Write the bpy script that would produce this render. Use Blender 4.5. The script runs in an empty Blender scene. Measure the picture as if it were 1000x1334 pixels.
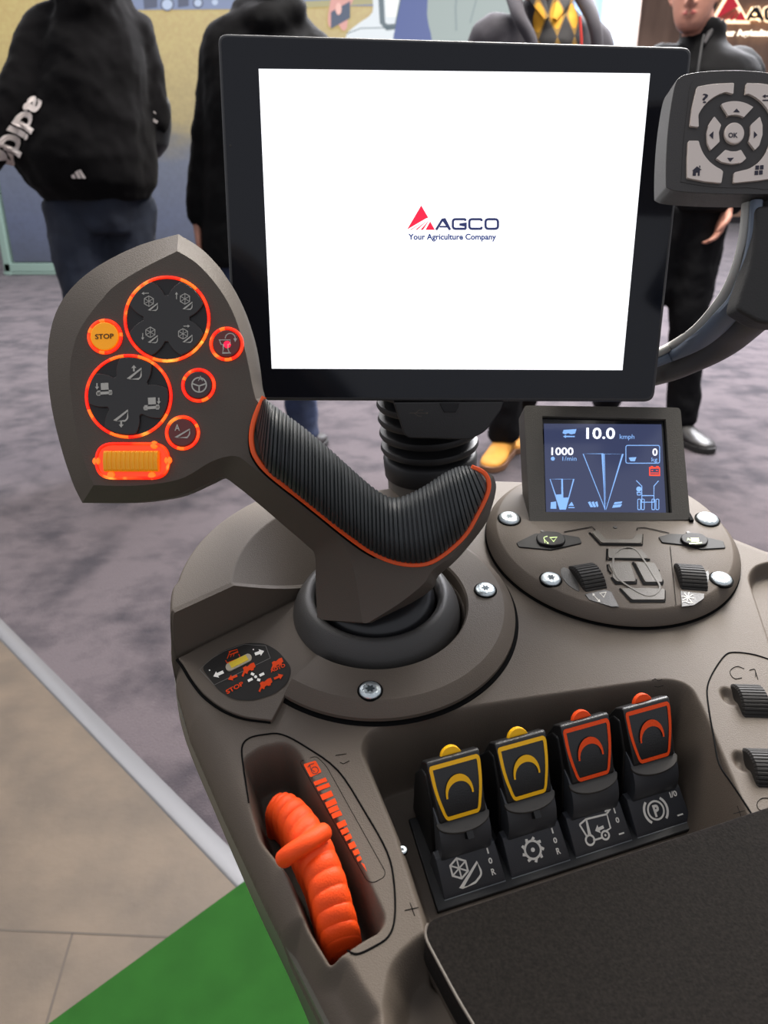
import bpy, bmesh, math, random
import numpy as np
from mathutils import Vector, Matrix
random.seed(7)
PI = math.pi
SC = bpy.context.scene
COL = SC.collection
# ------------------------------------------------------------------ camera
CAM = Vector((0, 0, 1.02))
PITCH = math.radians(23)
F = Vector((0, math.cos(PITCH), -math.sin(PITCH)))
R = Vector((1, 0, 0))
U = Vector((0, math.sin(PITCH), math.cos(PITCH)))
cd = bpy.data.cameras.new('camera'); cam = bpy.data.objects.new('camera', cd); COL.objects.link(cam)
cam.location = CAM; cam.rotation_euler = (PI / 2 - PITCH, 0, 0)
cd.sensor_fit = 'VERTICAL'; cd.sensor_height = 36; cd.lens = 36 * 1000 / 1334
cd.clip_start = .02; cd.clip_end = 200
cd.dof.use_dof = True; cd.dof.focus_distance = .49; cd.dof.aperture_fstop = 13
SC.camera = cam
SC.view_settings.view_transform = 'Standard'; SC.view_settings.look = 'None'
SC.view_settings.gamma = 1; SC.view_settings.exposure = .38; SC.view_settings.use_curve_mapping = False

def ray(x, y): return F + R * ((x - 500) / 1000) + U * ((667 - y) / 1000)
def D(x, y, d): return CAM + ray(x, y) * d
# console frame: the console deck is a plane tilted 13 degrees towards the viewer
TILT = math.radians(13)
MC = Matrix.Translation(CAM) @ Matrix.Rotation(TILT, 4, 'X')
MCI = MC.inverted()
def cw(x, y, z): return MC @ Vector((x, y, z))
CN = (MC.to_3x3() @ Vector((0, 0, 1))).normalized()
CY = (MC.to_3x3() @ Vector((0, 1, 0))).normalized()
DZ = -.36
class Plane:
    def __init__(s, o, n): s.o = Vector(o); s.n = Vector(n).normalized()
    def __call__(s, x, y):
        r = ray(x, y); return CAM + r * ((s.o - CAM).dot(s.n) / r.dot(s.n))
    def up(s, t): return Plane(s.o + s.n * t, s.n)
def deck(z=0): return Plane(cw(0, 0, DZ + z), CN)
def con(x, y, z=0):
    v = MCI @ deck(z)(x, y); return (v.x, v.y)
def three(a, b, c):
    n = (b - a).cross(c - a)
    if n.dot(CAM - a) < 0: n = -n
    return Plane(a, n)
FLOOR = Plane((0, 0, 0), (0, 0, 1))

# ------------------------------------------------------------------ materials
def lin(c):
    c = c / 255
    return c / 12.92 if c <= .04045 else ((c + .055) / 1.055) ** 2.4
def rgb(r, g, b): return (lin(r), lin(g), lin(b), 1)
MATS = {}
def mat(name, col, rough=.5, metal=0, emit=None, es=1, bump=0, bscale=400, spec=.5, coat=0, var=0, vscale=8, alpha=None, sheen=0, trans=0):
    if name in MATS: return MATS[name]
    m = bpy.data.materials.new(name); m.use_nodes = True
    nt = m.node_tree; b = nt.nodes['Principled BSDF']
    b.inputs['Base Color'].default_value = col
    b.inputs['Roughness'].default_value = rough; b.inputs['Metallic'].default_value = metal
    b.inputs['Specular IOR Level'].default_value = spec
    b.inputs['Coat Weight'].default_value = coat
    if trans: b.inputs['Transmission Weight'].default_value = trans
    if sheen: b.inputs['Sheen Weight'].default_value = sheen
    if emit is not None:
        b.inputs['Emission Color'].default_value = emit; b.inputs['Emission Strength'].default_value = es
    if bump or var:
        tc = nt.nodes.new('ShaderNodeTexCoord')
        if bump:
            n = nt.nodes.new('ShaderNodeTexNoise'); n.inputs['Scale'].default_value = bscale; n.inputs['Detail'].default_value = 3
            bp = nt.nodes.new('ShaderNodeBump'); bp.inputs['Strength'].default_value = bump; bp.inputs['Distance'].default_value = .0006 if bscale > 200 else .01
            nt.links.new(tc.outputs['Object'], n.inputs['Vector']); nt.links.new(n.outputs['Fac'], bp.inputs['Height'])
            nt.links.new(bp.outputs['Normal'], b.inputs['Normal'])
        if var:
            n = nt.nodes.new('ShaderNodeTexNoise'); n.inputs['Scale'].default_value = vscale; n.inputs['Detail'].default_value = 5
            mx = nt.nodes.new('ShaderNodeMix'); mx.data_type = 'RGBA'
            rp = nt.nodes.new('ShaderNodeMapRange'); rp.inputs['From Min'].default_value = .35; rp.inputs['From Max'].default_value = .65
            nt.links.new(tc.outputs['Object'], n.inputs['Vector']); nt.links.new(n.outputs['Fac'], rp.inputs['Value'])
            nt.links.new(rp.outputs['Result'], mx.inputs['Factor'])
            mx.inputs['A'].default_value = tuple(c * (1 - var) for c in col[:3]) + (1,)
            mx.inputs['B'].default_value = tuple(min(1, c * (1 + var)) for c in col[:3]) + (1,)
            nt.links.new(mx.outputs['Result'], b.inputs['Base Color'])
    MATS[name] = m
    return m
PL = mat('deck_plastic', rgb(90, 81, 72), .6, bump=.4, bscale=1500, spec=.25)
PLD = mat('dark_plastic', rgb(52, 50, 48), .5, bump=.3, bscale=1500, spec=.4)
PLH = mat('handle_plastic', rgb(88, 80, 72), .6, bump=.4, bscale=1500, spec=.25)
BLK = mat('black_plastic', rgb(20, 20, 22), .4, spec=.4)
GAP_SHADE = mat('gap_shade_black', rgb(7, 7, 7), .9, spec=.1)  # near-black colour stands in for the shade inside grooves and gaps
RUB = mat('ribbed_rubber', rgb(44, 47, 48), .42, bump=.3, bscale=1500, spec=.5)
RUBB = mat('bellows_rubber', rgb(26, 26, 28), .55)
ORG = mat('orange_plastic', rgb(245, 78, 20), .5, bump=.4, bscale=1200, spec=.3)
ORT = mat('orange_trim', rgb(255, 95, 32), .5)
YEL = mat('yellow_plastic', rgb(255, 190, 0), .5)
YELK = mat('amber_key', rgb(250, 170, 20), .5, emit=rgb(255, 150, 10), es=.25)
SCREWM = mat('zinc_screw', rgb(205, 215, 218), .32, metal=.85, bump=.6, bscale=900)
SCREWD = mat('screw_socket', rgb(60, 70, 74), .5, metal=.5)
WH = mat('white_print', rgb(248, 245, 236), .6)
GRY = mat('grey_print', rgb(190, 186, 176), .6)
ORP = mat('orange_print', rgb(222, 70, 24), .7, spec=.1)

# ------------------------------------------------------------------ objects
OFF = {}
def empty(name, loc, label=None, cat=None, group=None, rot=None, local=False):
    o = bpy.data.objects.new(name, None); COL.objects.link(o); o.empty_display_size = .05
    o.location = loc
    if rot: o.rotation_euler = rot
    OFF[o.name] = Vector((0, 0, 0)) if local else Vector(loc)
    if label: o['label'] = label
    if cat: o['category'] = cat
    if group: o['group'] = group
    return o
def tag(o, label=None, cat=None, group=None, kind=None):
    if label: o['label'] = label
    if cat: o['category'] = cat
    if group: o['group'] = group
    if kind: o['kind'] = kind
    return o
def mk(name, V, Fc, m, parent=None, bev=0, seg=3, smooth=True, ang=35, mi=None, clean=True):
    """link one mesh; V in world coordinates (or local ones under a local empty)"""
    V = [Vector(v) for v in V]
    if parent is not None: off = OFF[parent.name]
    else:
        xs = [v.x for v in V]; ys = [v.y for v in V]; zs = [v.z for v in V]
        off = Vector(((min(xs) + max(xs)) / 2, (min(ys) + max(ys)) / 2, min(zs)))
    me = bpy.data.meshes.new(name)
    me.from_pydata([tuple(v - off) for v in V], [], [tuple(f) for f in Fc])
    ms = m if isinstance(m, (list, tuple)) else [m]
    for x in ms: me.materials.append(x)
    if mi is not None: me.polygons.foreach_set('material_index', mi)
    if clean:
        bm = bmesh.new(); bm.from_mesh(me); bmesh.ops.recalc_face_normals(bm, faces=bm.faces); bm.to_mesh(me); bm.free()
    me.update()
    o = bpy.data.objects.new(name, me); COL.objects.link(o)
    if smooth:
        me.polygons.foreach_set('use_smooth', [True] * len(me.polygons))
        if not bev: me.set_sharp_from_angle(angle=math.radians(ang))
    if bev:
        b = o.modifiers.new('bevel', 'BEVEL'); b.width = bev; b.segments = seg; b.limit_method = 'ANGLE'
        b.angle_limit = math.radians(40); b.harden_normals = True
    if parent is not None:
        o.parent = parent; OFF[o.name] = off
    else:
        o.location = off; OFF[o.name] = off
    return o
def join(parts):
    V = []; Fc = []; mi = []
    for p in parts:
        v, f = p[0], p[1]; k = p[2] if len(p) > 2 else 0
        n = len(V); V += list(v); Fc += [tuple(i + n for i in q) for q in f]; mi += [k] * len(f)
    return V, Fc, mi
def rounded(P, r, n=5, closed=True):
    """round the corners of a 2D polygon; r number or per-point list"""
    out = []; N = len(P)
    for i, p in enumerate(P):
        ri = r[i] if isinstance(r, (list, tuple)) else r
        if ri <= 0 or (not closed and i in (0, N - 1)): out.append(tuple(p)); continue
        a = Vector(P[i - 1]); b = Vector(p); c = Vector(P[(i + 1) % N])
        la = (a - b).length; lc = (c - b).length; k = min(ri, la * .49, lc * .49)
        s = b + (a - b) / la * k; e = b + (c - b) / lc * k
        for j in range(n + 1):
            t = j / n; q = s * (1 - t) ** 2 + b * 2 * t * (1 - t) + e * t * t
            out.append((q.x, q.y))
    return out
def spline(P, n=6, closed=False):
    P = [Vector(p) for p in P]; N = len(P); out = []
    for i in range(N if closed else N - 1):
        p0 = P[i - 1] if (closed or i) else P[0] * 2 - P[1]
        p1 = P[i]; p2 = P[(i + 1) % N]
        p3 = P[(i + 2) % N] if (closed or i + 2 < N) else P[-1] * 2 - P[-2]
        for j in range(n):
            t = j / n
            out.append(.5 * ((2 * p1) + (p2 - p0) * t + (2 * p0 - 5 * p1 + 4 * p2 - p3) * t * t + (3 * p1 - p0 - 3 * p2 + p3) * t ** 3))
    if not closed: out.append(P[-1])
    return out
def prism(front, back):
    n = len(front); V = list(front) + list(back)
    Fc = [tuple(range(n)), tuple(range(2 * n - 1, n - 1, -1))] + [(i, n + i, n + (i + 1) % n, (i + 1) % n) for i in range(n)]
    return V, Fc
def slab(name, pts, pl, th, m, parent, bev=0, lift=0, seg=3, grow=0):
    """plate with the outline pts (as seen) on plane pl, th thick behind the surface"""
    f = [pl(x, y) + pl.n * lift for x, y in pts]; b = [p - pl.n * th for p in f]
    if grow:
        c = sum(b, Vector()) / len(b); b = [c + (p - c) * (1 + grow) for p in b]
    V, Fc = prism(f, b)
    return mk(name, V, Fc, m, parent, bev=bev, seg=seg)
def loft(rings, caps=True, closed=True, loop=False):
    n = len(rings[0]); V = [v for r in rings for v in r]; Fc = []
    K = len(rings)
    for k in range(K if loop else K - 1):
        a = k * n; b = ((k + 1) % K) * n
        for i in range(n if closed else n - 1):
            j = (i + 1) % n; Fc.append((a + i, a + j, b + j, b + i))
    if caps and not loop:
        Fc.append(tuple(range(n - 1, -1, -1))); Fc.append(tuple(range((K - 1) * n, K * n)))
    return V, Fc
def tube(P, r, n=10, ref=None, caps=True, loop=False):
    """round (or flat, r=(a,b)) tube along 3D points; r may be a list per point"""
    P = [Vector(p) for p in P]; K = len(P); rings = []
    prev = None
    for k in range(K):
        if loop: t = P[(k + 1) % K] - P[k - 1]
        else: t = P[min(k + 1, K - 1)] - P[max(k - 1, 0)]
        t.normalize()
        if ref is not None: u = Vector(ref)
        else: u = prev if prev is not None else (Vector((0, 0, 1)) if abs(t.z) < .9 else Vector((1, 0, 0)))
        u = (u - t * u.dot(t)).normalized(); prev = u; w = t.cross(u)
        rr = r[k] if isinstance(r, list) else r
        ru, rw = rr if isinstance(rr, (tuple,)) else (rr, rr)
        rings.append([P[k] + u * (ru * math.cos(2 * PI * i / n)) + w * (rw * math.sin(2 * PI * i / n)) for i in range(n)])
    return loft(rings, caps=caps, loop=loop)
def lathe(o, ax, prof, n=48, ref=None):
    """prof: (radius, height) list, revolved about axis ax at o"""
    o = Vector(o); ax = Vector(ax).normalized()
    u = Vector(ref) if ref is not None else (Vector((1, 0, 0)) if abs(ax.x) < .9 else Vector((0, 1, 0)))
    u = (u - ax * u.dot(ax)).normalized(); w = ax.cross(u)
    rings = [[o + ax * h + (u * math.cos(2 * PI * i / n) + w * math.sin(2 * PI * i / n)) * max(r, 1e-5) for i in range(n)] for r, h in prof]
    return loft(rings)
def box(c, X, Y, Z):
    c = Vector(c); X = Vector(X); Y = Vector(Y); Z = Vector(Z)
    V = [c + X * a + Y * b + Z * d for a in (-.5, .5) for b in (-.5, .5) for d in (-.5, .5)]
    return V, [(0, 1, 3, 2), (4, 6, 7, 5), (0, 4, 5, 1), (2, 3, 7, 6), (0, 2, 6, 4), (1, 5, 7, 3)]
# ------------------------------------------------------------------ flat print: strokes, fills and lettering laid on a surface
def stroke(P, w, closed=False):
    P = [Vector(p) for p in P]; N = len(P); L = []; Rr = []
    for i in range(N):
        a = P[i - 1] if (closed or i) else P[i]; c = P[(i + 1) % N] if (closed or i < N - 1) else P[i]
        t = (c - a)
        if t.length < 1e-9: t = Vector((1, 0))
        t.normalize(); nn = Vector((-t.y, t.x))
        k = 1
        if (closed or 0 < i < N - 1):
            d1 = (P[i] - a).normalized(); k = 1 / max(.5, abs(d1.dot(t)))
        L.append(P[i] + nn * w * .5 * k); Rr.append(P[i] - nn * w * .5 * k)
    V = L + Rr; M = N if closed else N - 1
    return [(v.x, v.y) for v in V], [(i, (i + 1) % N, N + (i + 1) % N, N + i) for i in range(M)]
def fill(P): return [tuple(p) for p in P], [tuple(range(len(P)))]
def circ(cx, cy, r, n=24, ry=None, a0=0, a1=2 * PI):
    ry = r if ry is None else ry
    full = abs(a1 - a0 - 2 * PI) < 1e-6
    m = n if full else n + 1
    return [(cx + r * math.cos(a0 + (a1 - a0) * i / n), cy + ry * math.sin(a0 + (a1 - a0) * i / n)) for i in range(m)]
FC = {}
def glyphs(s, bold=0, shear=0, space=1):
    key = (s, bold, shear, space)
    if key in FC: return FC[key]
    c = bpy.data.curves.new('t', 'FONT'); c.body = s; c.offset = bold; c.shear = shear; c.space_character = space
    c.resolution_u = 3; c.fill_mode = 'FRONT'
    o = bpy.data.objects.new('t', c); COL.objects.link(o)
    dg = bpy.context.evaluated_depsgraph_get(); dg.update()
    me = bpy.data.meshes.new_from_object(o.evaluated_get(dg))
    V = [(v.co.x, v.co.y) for v in me.vertices]; Fc = [tuple(p.vertices) for p in me.polygons]
    bpy.data.objects.remove(o); bpy.data.curves.remove(c); bpy.data.meshes.remove(me)
    x0 = min(v[0] for v in V); x1 = max(v[0] for v in V)
    V = [((x - x0) / (x1 - x0), y / .73) for x, y in V]
    FC[key] = (V, Fc); return FC[key]
def text(s, a, b, h, bold=0, shear=0, space=1, upv=None):
    """lettering from baseline start a to end b (pixels), cap height h"""
    V, Fc = glyphs(s, bold, shear, space)
    a = Vector(a); b = Vector(b); r = b - a
    up = Vector(upv) if upv else Vector((r.y, -r.x)).normalized() * h
    return [tuple(a + r * x + up * y) for x, y in V], Fc
def place(shape, cx, cy, sx, sy=None, rot=0, ux=None, uy=None):
    """unit-shape -> pixels; y of unit shape points down like the pixels"""
    sy = sx if sy is None else sy
    if ux is None:
        c = math.cos(rot); s = math.sin(rot); ux = (c * sx, s * sx); uy = (-s * sy, c * sy)
    V, Fc = shape
    return [(cx + ux[0] * x + uy[0] * y, cy + ux[1] * x + uy[1] * y) for x, y in V], Fc
def merge(shapes):
    V = []; Fc = []
    for v, f in shapes:
        n = len(V); V += list(v); Fc += [tuple(i + n for i in q) for q in f]
    return V, Fc
def decal(name, shapes, pl, m, parent, lift=.00025):
    V, Fc = merge(shapes)
    if isinstance(pl, Plane): P = [pl(x, y) + pl.n * lift for x, y in V]
    else: P = [pl(x, y) for x, y in V]
    me_o = mk(name, P, Fc, m, parent, smooth=False, clean=False)
    # orient towards the viewer side
    return me_o
def screw(name, P, n, r, parent, gap=True, tw=0):
    parts = []
    if gap: v, f = lathe(P, n, [(r * 1.16, -.001), (r * 1.16, .0003), (r * .9, .00035)], 28); parts.append((v, f, 1))
    v, f = lathe(P, n, [(r, 0), (r, r * .12), (r * .93, r * .24), (r * .6, r * .33), (r * .48, r * .33)], 28); parts.append((v, f, 0))
    u = Vector((1, 0, 0)); u = (u - n * u.dot(n)).normalized(); w = n.cross(u)
    star = []
    for i in range(24):
        a = 2 * PI * i / 24 + tw; q = r * (.36 + .1 * math.cos(6 * a))
        star.append(P + n * (r * .34) + (u * math.cos(a) + w * math.sin(a)) * q)
    parts.append((star, [tuple(range(24))], 2))
    V, Fc, mi = join(parts)
    return mk(name, V, Fc, [SCREWM, GAP_SHADE, SCREWD], parent, mi=mi, ang=50)
# ================================================================== CONSOLE
SP0 = lambda P, n=4: [(p.x, p.y) for p in spline(P, n)]
def sst(a, b, x):
    t = np.clip((x - a) / (b - a), 0, 1); return t * t * (3 - 2 * t)
def sdf(poly, X, Y):
    P = np.array(poly, float); N = len(P)
    d = np.full(X.shape, 1e9); ins = np.zeros(X.shape, bool)
    for i in range(N):
        a = P[i]; b = P[(i + 1) % N]; e = b - a
        wx = X - a[0]; wy = Y - a[1]
        t = np.clip((wx * e[0] + wy * e[1]) / max(e @ e, 1e-12), 0, 1)
        dd = (wx - e[0] * t) ** 2 + (wy - e[1] * t) ** 2; d = np.minimum(d, dd)
        c = ((a[1] > Y) != (b[1] > Y))
        if abs(e[1]) > 1e-12:
            xi = e[0] * (Y - a[1]) / e[1] + a[0]; ins ^= c & (X < xi)
    return np.where(ins, -1, 1) * np.sqrt(d)
def cpoly(px, z=0, r=0, n=4):
    P = rounded(px, r, n) if r else px
    return [con(x, y, z) for x, y in P]
JX, JY = -.005, .380            # joystick axis on the deck
PXc, PYc, PR = .170, .456, .0915  # round panel
deck_px = [(228, 850), (229, 900), (246, 960), (290, 1062), (345, 1180), (398, 1285), (440, 1370), (480, 1460), (1500, 1460), (1500, 700),
           (1000, 706), (964, 692), (925, 668), (896, 650), (700, 624), (640, 622), (560, 626), (495, 633), (430, 645), (340, 700), (260, 780)]
DECKP = cpoly(deck_px[8:]) 
DECKP = [con(x, y, -.020) for x, y in deck_px[:8]] + DECKP
WL1 = con(228, 857); WL2 = con(410, 768)
def height(X, Y):
    r = np.hypot(X - JX, Y - JY); ang = np.degrees(np.arctan2(Y - JY, X - JX))
    d0 = sdf(DECKP, X, Y)
    rA = np.minimum(r, np.hypot(X - JX + .010, Y - JY + .006))
    out = np.minimum(d0, rA - .1215)
    out = np.minimum(out, np.hypot(X - PXc, Y - PYc) - (PR + .001))
    s = -out; e = .017
    h = np.where(s < e, -e * 1.5 * (1 - np.sqrt(np.clip(1 - (1 - s / e) ** 2, 0, 1))), 0)
    ex = WL2[0] - WL1[0]; ey = WL2[1] - WL1[1]; L = math.hypot(ex, ey)
    dl = ((Y - WL1[1]) * ex - (X - WL1[0]) * ey) / L
    # raised rear-left shoulder with a scooped bowl
    sh = sst(0, .0016, dl) * sst(.128, .118, rA)
    bowl = np.clip((r - .050) / .043, 0, 1) * .95 + .05
    rt = sst(.02, -.05, X)
    sh_fl = sst(0, .010, s)
    h = np.where(dl > 0, sh * (.036 * bowl * rt) - (1 - sst(-.0005, .006, s)) * .012 - (1 - sst(-.004, .0, s)) * .02 * 1, h)
    # sunken sector with the pictograms
    sec = (dl <= 0) & (ang < -112) & (ang > -200)
    sec2 = (dl <= 0) & (((ang > 100) | (ang < -124)))
    rs = .120 - .0135 * sst(-155, -126, ang)
    hs = .003 * sst(rs + .0006, rs - .0008, r) - .0035 * np.exp(-((r - rs - .0012) / .0011) ** 2)
    h = np.where(sec2, h * sst(rs - .001, rs + .003, r), h)
    # ring plate
    A = sst(-126.8, -125.2, ang) * ((ang < 75)) 
    prof = .0035 * sst(.0935, .0925, r) + .0085 * sst(.0925, .0845, r)
    prof = prof * sst(.0575, .0590, r) - .0045 * np.exp(-((r - .0945) / .0014) ** 2)
    # opening around the gaiter
    near = (ang > -126) & (ang < 75)
    h = np.where((r < .0585) & (ang > -60) & (ang < 110), h - .012 * sst(.0590, .0565, r), h)
    # recess of the four switches
    rec = cpoly([(474, 975), (480, 958), (500, 948), (560, 932), (700, 911), (830, 893), (872, 888), (896, 895), (912, 925), (972, 1068), (1010, 1150), (570, 1260), (556, 1196), (520, 1085)], 0, 14)
    d = sdf(rec, X, Y); h = h - .052 * sst(.003, -.011, d)
    # recess of the orange lever
    rec = cpoly([(318, 990), (340, 974), (372, 968), (388, 980), (404, 1015), (450, 1090), (486, 1165), (500, 1196), (494, 1212), (474, 1222), (430, 1252), (402, 1205), (375, 1135), (340, 1090), (328, 1050)], 0, 10)
    d = sdf(rec, X, Y); h = h - .036 * sst(.0015, -.006, d)
    # hollow beside the armrest
    hol = cpoly([(600, 1200), (548, 1216), (520, 1240), (505, 1262), (497, 1310), (505, 1400), (560, 1600), (800, 1600)], 0, 12)
    d = sdf(hol, X, Y); h = h - .022 * sst(.001, -.012, d)
    lefth = cpoly([(425, 1240), (455, 1250), (475, 1285), (496, 1318), (500, 1400), (300, 1500), (300, 1200), (395, 1190)], 0, 6)
    d = sdf(lefth, X, Y); h = h - .012 * sst(.001, -.010, d)
    # hollow at the right rear
    hol = cpoly([(975, 752), (984, 738), (1006, 732), (1100, 730), (1130, 900), (1015, 872)], 0, 10)
    d = sdf(hol, X, Y); h = h - .010 * sst(.0015, -.004, d)
    for cx_, cy_ in ((949, 907), (966, 992)):
        a = con(cx_, cy_); rr = np.hypot((X - a[0]) / .0055, (Y - a[1]) / .008); h = h - .004 * sst(1, .3, rr)
    return h, out
step = .0008
xs = np.arange(-.20, .42, step); ys = np.arange(.05, .565, step)
X, Y = np.meshgrid(xs, ys)
H, OUT = height(X, Y)
keep = OUT < step * 1.05
gy, gx = np.gradient(OUT, step); gn = np.hypot(gx, gy) + 1e-9
mv = OUT > -.35 * step
X = np.where(mv, X - OUT * gx / gn, X); Y = np.where(mv, Y - OUT * gy / gn, Y)
H = np.where(mv, H - 0 * OUT, H)
c0 = empty('control_console', cw(.08, .30, DZ - .06), 'dark brown-grey plastic control console, yawed on its stand, carrying joystick, switches and armrest', 'console')
idx = -np.ones(X.shape, int); idx[keep] = np.arange(keep.sum())
Vn = np.stack([X[keep], Y[keep], DZ + H[keep]], 1)
M3 = np.array(MC)[:3, :3]; Vw = Vn @ M3.T + np.array(CAM) - np.array(OFF[c0.name])
q = np.stack([idx[:-1, :-1], idx[:-1, 1:], idx[1:, 1:], idx[1:, :-1]], -1).reshape(-1, 4)
q = q[(q >= 0).all(1)]
me = bpy.data.meshes.new('deck'); me.vertices.add(len(Vw)); me.vertices.foreach_set('co', Vw.ravel())
me.loops.add(q.size); me.loops.foreach_set('vertex_index', q.ravel().astype(np.int32))
me.polygons.add(len(q)); me.polygons.foreach_set('loop_start', np.arange(0, q.size, 4, dtype=np.int32))
me.polygons.foreach_set('use_smooth', np.ones(len(q), bool)); me.update(calc_edges=True); me.validate()
me.materials.append(PL)
dk = bpy.data.objects.new('deck', me); COL.objects.link(dk); dk.parent = c0; OFF[dk.name] = OFF[c0.name]
def hz(x, y):
    h, _ = height(np.array([[x]]), np.array([[y]])); return float(h[0, 0])
def on(x, y, z=0):
    """point of the real deck surface seen at a pixel"""
    zz = 0
    for _ in range(6):
        a = con(x, y, zz); zz = hz(*a)
    a = con(x, y, zz); return cw(a[0], a[1], DZ + zz + z)
# lower shell: flared side wall with a paler rim
sil = [(228, 850), (229, 900), (246, 960), (290, 1062), (345, 1180), (398, 1285), (440, 1370), (480, 1460)]
outp = [(229, 852), (229, 901), (242, 966), (283, 1066), (335, 1186), (384, 1290), (416, 1370), (440, 1460)]
SHELL = mat('shell_plastic', rgb(96, 94, 84), .5, bump=.3, bscale=1200)
A_ = spline(sil, 5); B_ = spline(outp, 5)
t_ = [deck(-.0235)(p.x, p.y) for p in A_]; o_ = [deck(-.075)(p.x, p.y) for p in B_]; l_ = [p - CN * .05 + R * .05 for p in o_]
ti = [p - CN * .002 + R * .010 for p in t_]
V, Fc = loft([[a, b, c, d] for a, b, c, d in zip(ti, t_, o_, l_)], caps=False, closed=False)
shell = mk('side_shell', V, Fc, SHELL, c0, ang=60)
# belly closing the console underneath
bel = [con(x, y) for x, y in deck_px]; cb = (.12, .30)
bel = [(cb[0] + (x - cb[0]) * .88, cb[1] + (y - cb[1]) * .93) for x, y in bel]
V, Fc = prism([cw(x, y, DZ - .075) for x, y in bel], [cw(cb[0] + (x - cb[0]) * .9, cb[1] + (y - cb[1]) * .9, DZ - .15) for x, y in bel])
mk('underside', V, Fc, PLD, c0)
ps = Vector(cw(.13, .27, DZ - .185))
V, Fc, _ = join([box((ps.x, ps.y, ps.z / 2), (.14, 0, 0), (0, .12, 0), (0, 0, ps.z - .05)), box((ps.x, ps.y, .026), (.42, 0, 0), (0, .36, 0), (0, 0, .020))])
st = mk('console_stand', V, Fc, PLD, None, bev=.004)
tag(st, 'dark metal stand foot and column hidden below the control console', 'stand')
# black tubes painting the shade in the grooves of the inset panels
def dark_line(name, px, w=1.5, closed=False, r=0, parent=c0, m=GAP_SHADE, z=.0001, n=5, surf=None):
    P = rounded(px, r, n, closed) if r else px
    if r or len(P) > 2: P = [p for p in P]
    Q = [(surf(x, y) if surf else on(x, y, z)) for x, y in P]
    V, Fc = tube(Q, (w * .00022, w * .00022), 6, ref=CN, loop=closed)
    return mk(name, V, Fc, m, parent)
def dens(P, k=10):
    out = []
    for a, b in zip(P[:-1], P[1:]):
        n = max(1, int(math.dist(a, b) / k)); out += [(a[0] + (b[0] - a[0]) * i / n, a[1] + (b[1] - a[1]) * i / n) for i in range(n)]
    return out + [P[-1]]
SP = lambda P, n=4: [(p.x, p.y) for p in spline(P, n)]
dark_line('panel_groove_shade', dens(SP([(324, 1046), (317, 1000), (315, 974), (324, 962), (345, 957), (367, 957), (398, 973), (440, 1004), (474, 1056), (504, 1110), (513, 1150), (514, 1195), (506, 1220), (486, 1234), (465, 1243), (452, 1238), (448, 1231)]), 6), 2.3)
dark_line('panel_groove_shade', dens(SP([(1010, 862), (982, 853), (957, 850), (944, 854), (929, 875), (921, 895), (922, 918), (929, 959), (936, 995), (952, 1020), (970, 1047), (982, 1066)]), 6), 2.3)
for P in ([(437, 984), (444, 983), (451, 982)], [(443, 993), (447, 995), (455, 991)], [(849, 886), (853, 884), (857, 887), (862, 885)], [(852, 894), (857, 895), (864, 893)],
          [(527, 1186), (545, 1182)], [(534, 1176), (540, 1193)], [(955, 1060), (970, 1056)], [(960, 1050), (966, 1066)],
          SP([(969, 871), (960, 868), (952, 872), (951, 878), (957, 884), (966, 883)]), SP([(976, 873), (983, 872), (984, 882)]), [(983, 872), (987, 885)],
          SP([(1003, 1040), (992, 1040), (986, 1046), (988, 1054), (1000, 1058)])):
    dark_line('engraved_mark', P, .8, surf=lambda x, y: deck(.0002)(x, y))
# label inlay beside the lever
lblp = rounded([(390, 992), (412, 985), (425, 998), (502, 1136), (500, 1143), (487, 1150), (478, 1148)], 5)
dark_line('label_outline', lblp, .7, closed=True)
dl_ = deck()
lab = [fill(rounded([(395, 996), (411, 991), (419, 1006), (404, 1013)], 2))]
bars = [((408, 1019), (424, 1013), 5), ((412, 1026), (428, 1020), 5), ((417, 1036), (431, 1030), 7), ((423, 1046), (436, 1040), 7), ((427, 1054), (439, 1049), 6), ((431, 1061), (443, 1056), 6),
        ((438, 1073), (449, 1068), 7), ((443, 1082), (452, 1078), 6), ((448, 1090), (456, 1086), 6), ((453, 1100), (461, 1096), 7), ((459, 1109), (466, 1106), 6), ((464, 1118), (469, 1115), 5)]
for a, b, h in bars:
    lab.append(fill([a, b, (b[0] + h * .45, b[1] + h), (a[0] + h * .45, a[1] + h)]))
lab.append(fill([(470, 1124), (474, 1126), (478, 1136)]))
decal('lever_scale', lab, dl_, ORP, c0)
ic = [stroke(circ(410, 1004, 4.5, 14), 1, True), stroke([(401, 1000), (403, 997), (409, 995)], 1), stroke([(403, 997), (405, 1003), (410, 1006)], 1)]
decal('lever_scale_icon', ic, dl_, mat('dark_print', rgb(60, 30, 20), .7), c0, .0004)
# screws of the deck
for i, (x, y, r) in enumerate([(482, 900, 14.5), (632, 769, 13), (272, 733, 13)]):
    P = on(x, y) if i == 2 else deck(.0112)(x, y); dd = (P - CAM).dot(F); o = screw('screw', P, CN, r * dd / 1000, c0, tw=i)
P = on(524, 1108, .0005); screw('screw', P, CN, 6 * (P - CAM).dot(F) / 1000, c0)
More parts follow.
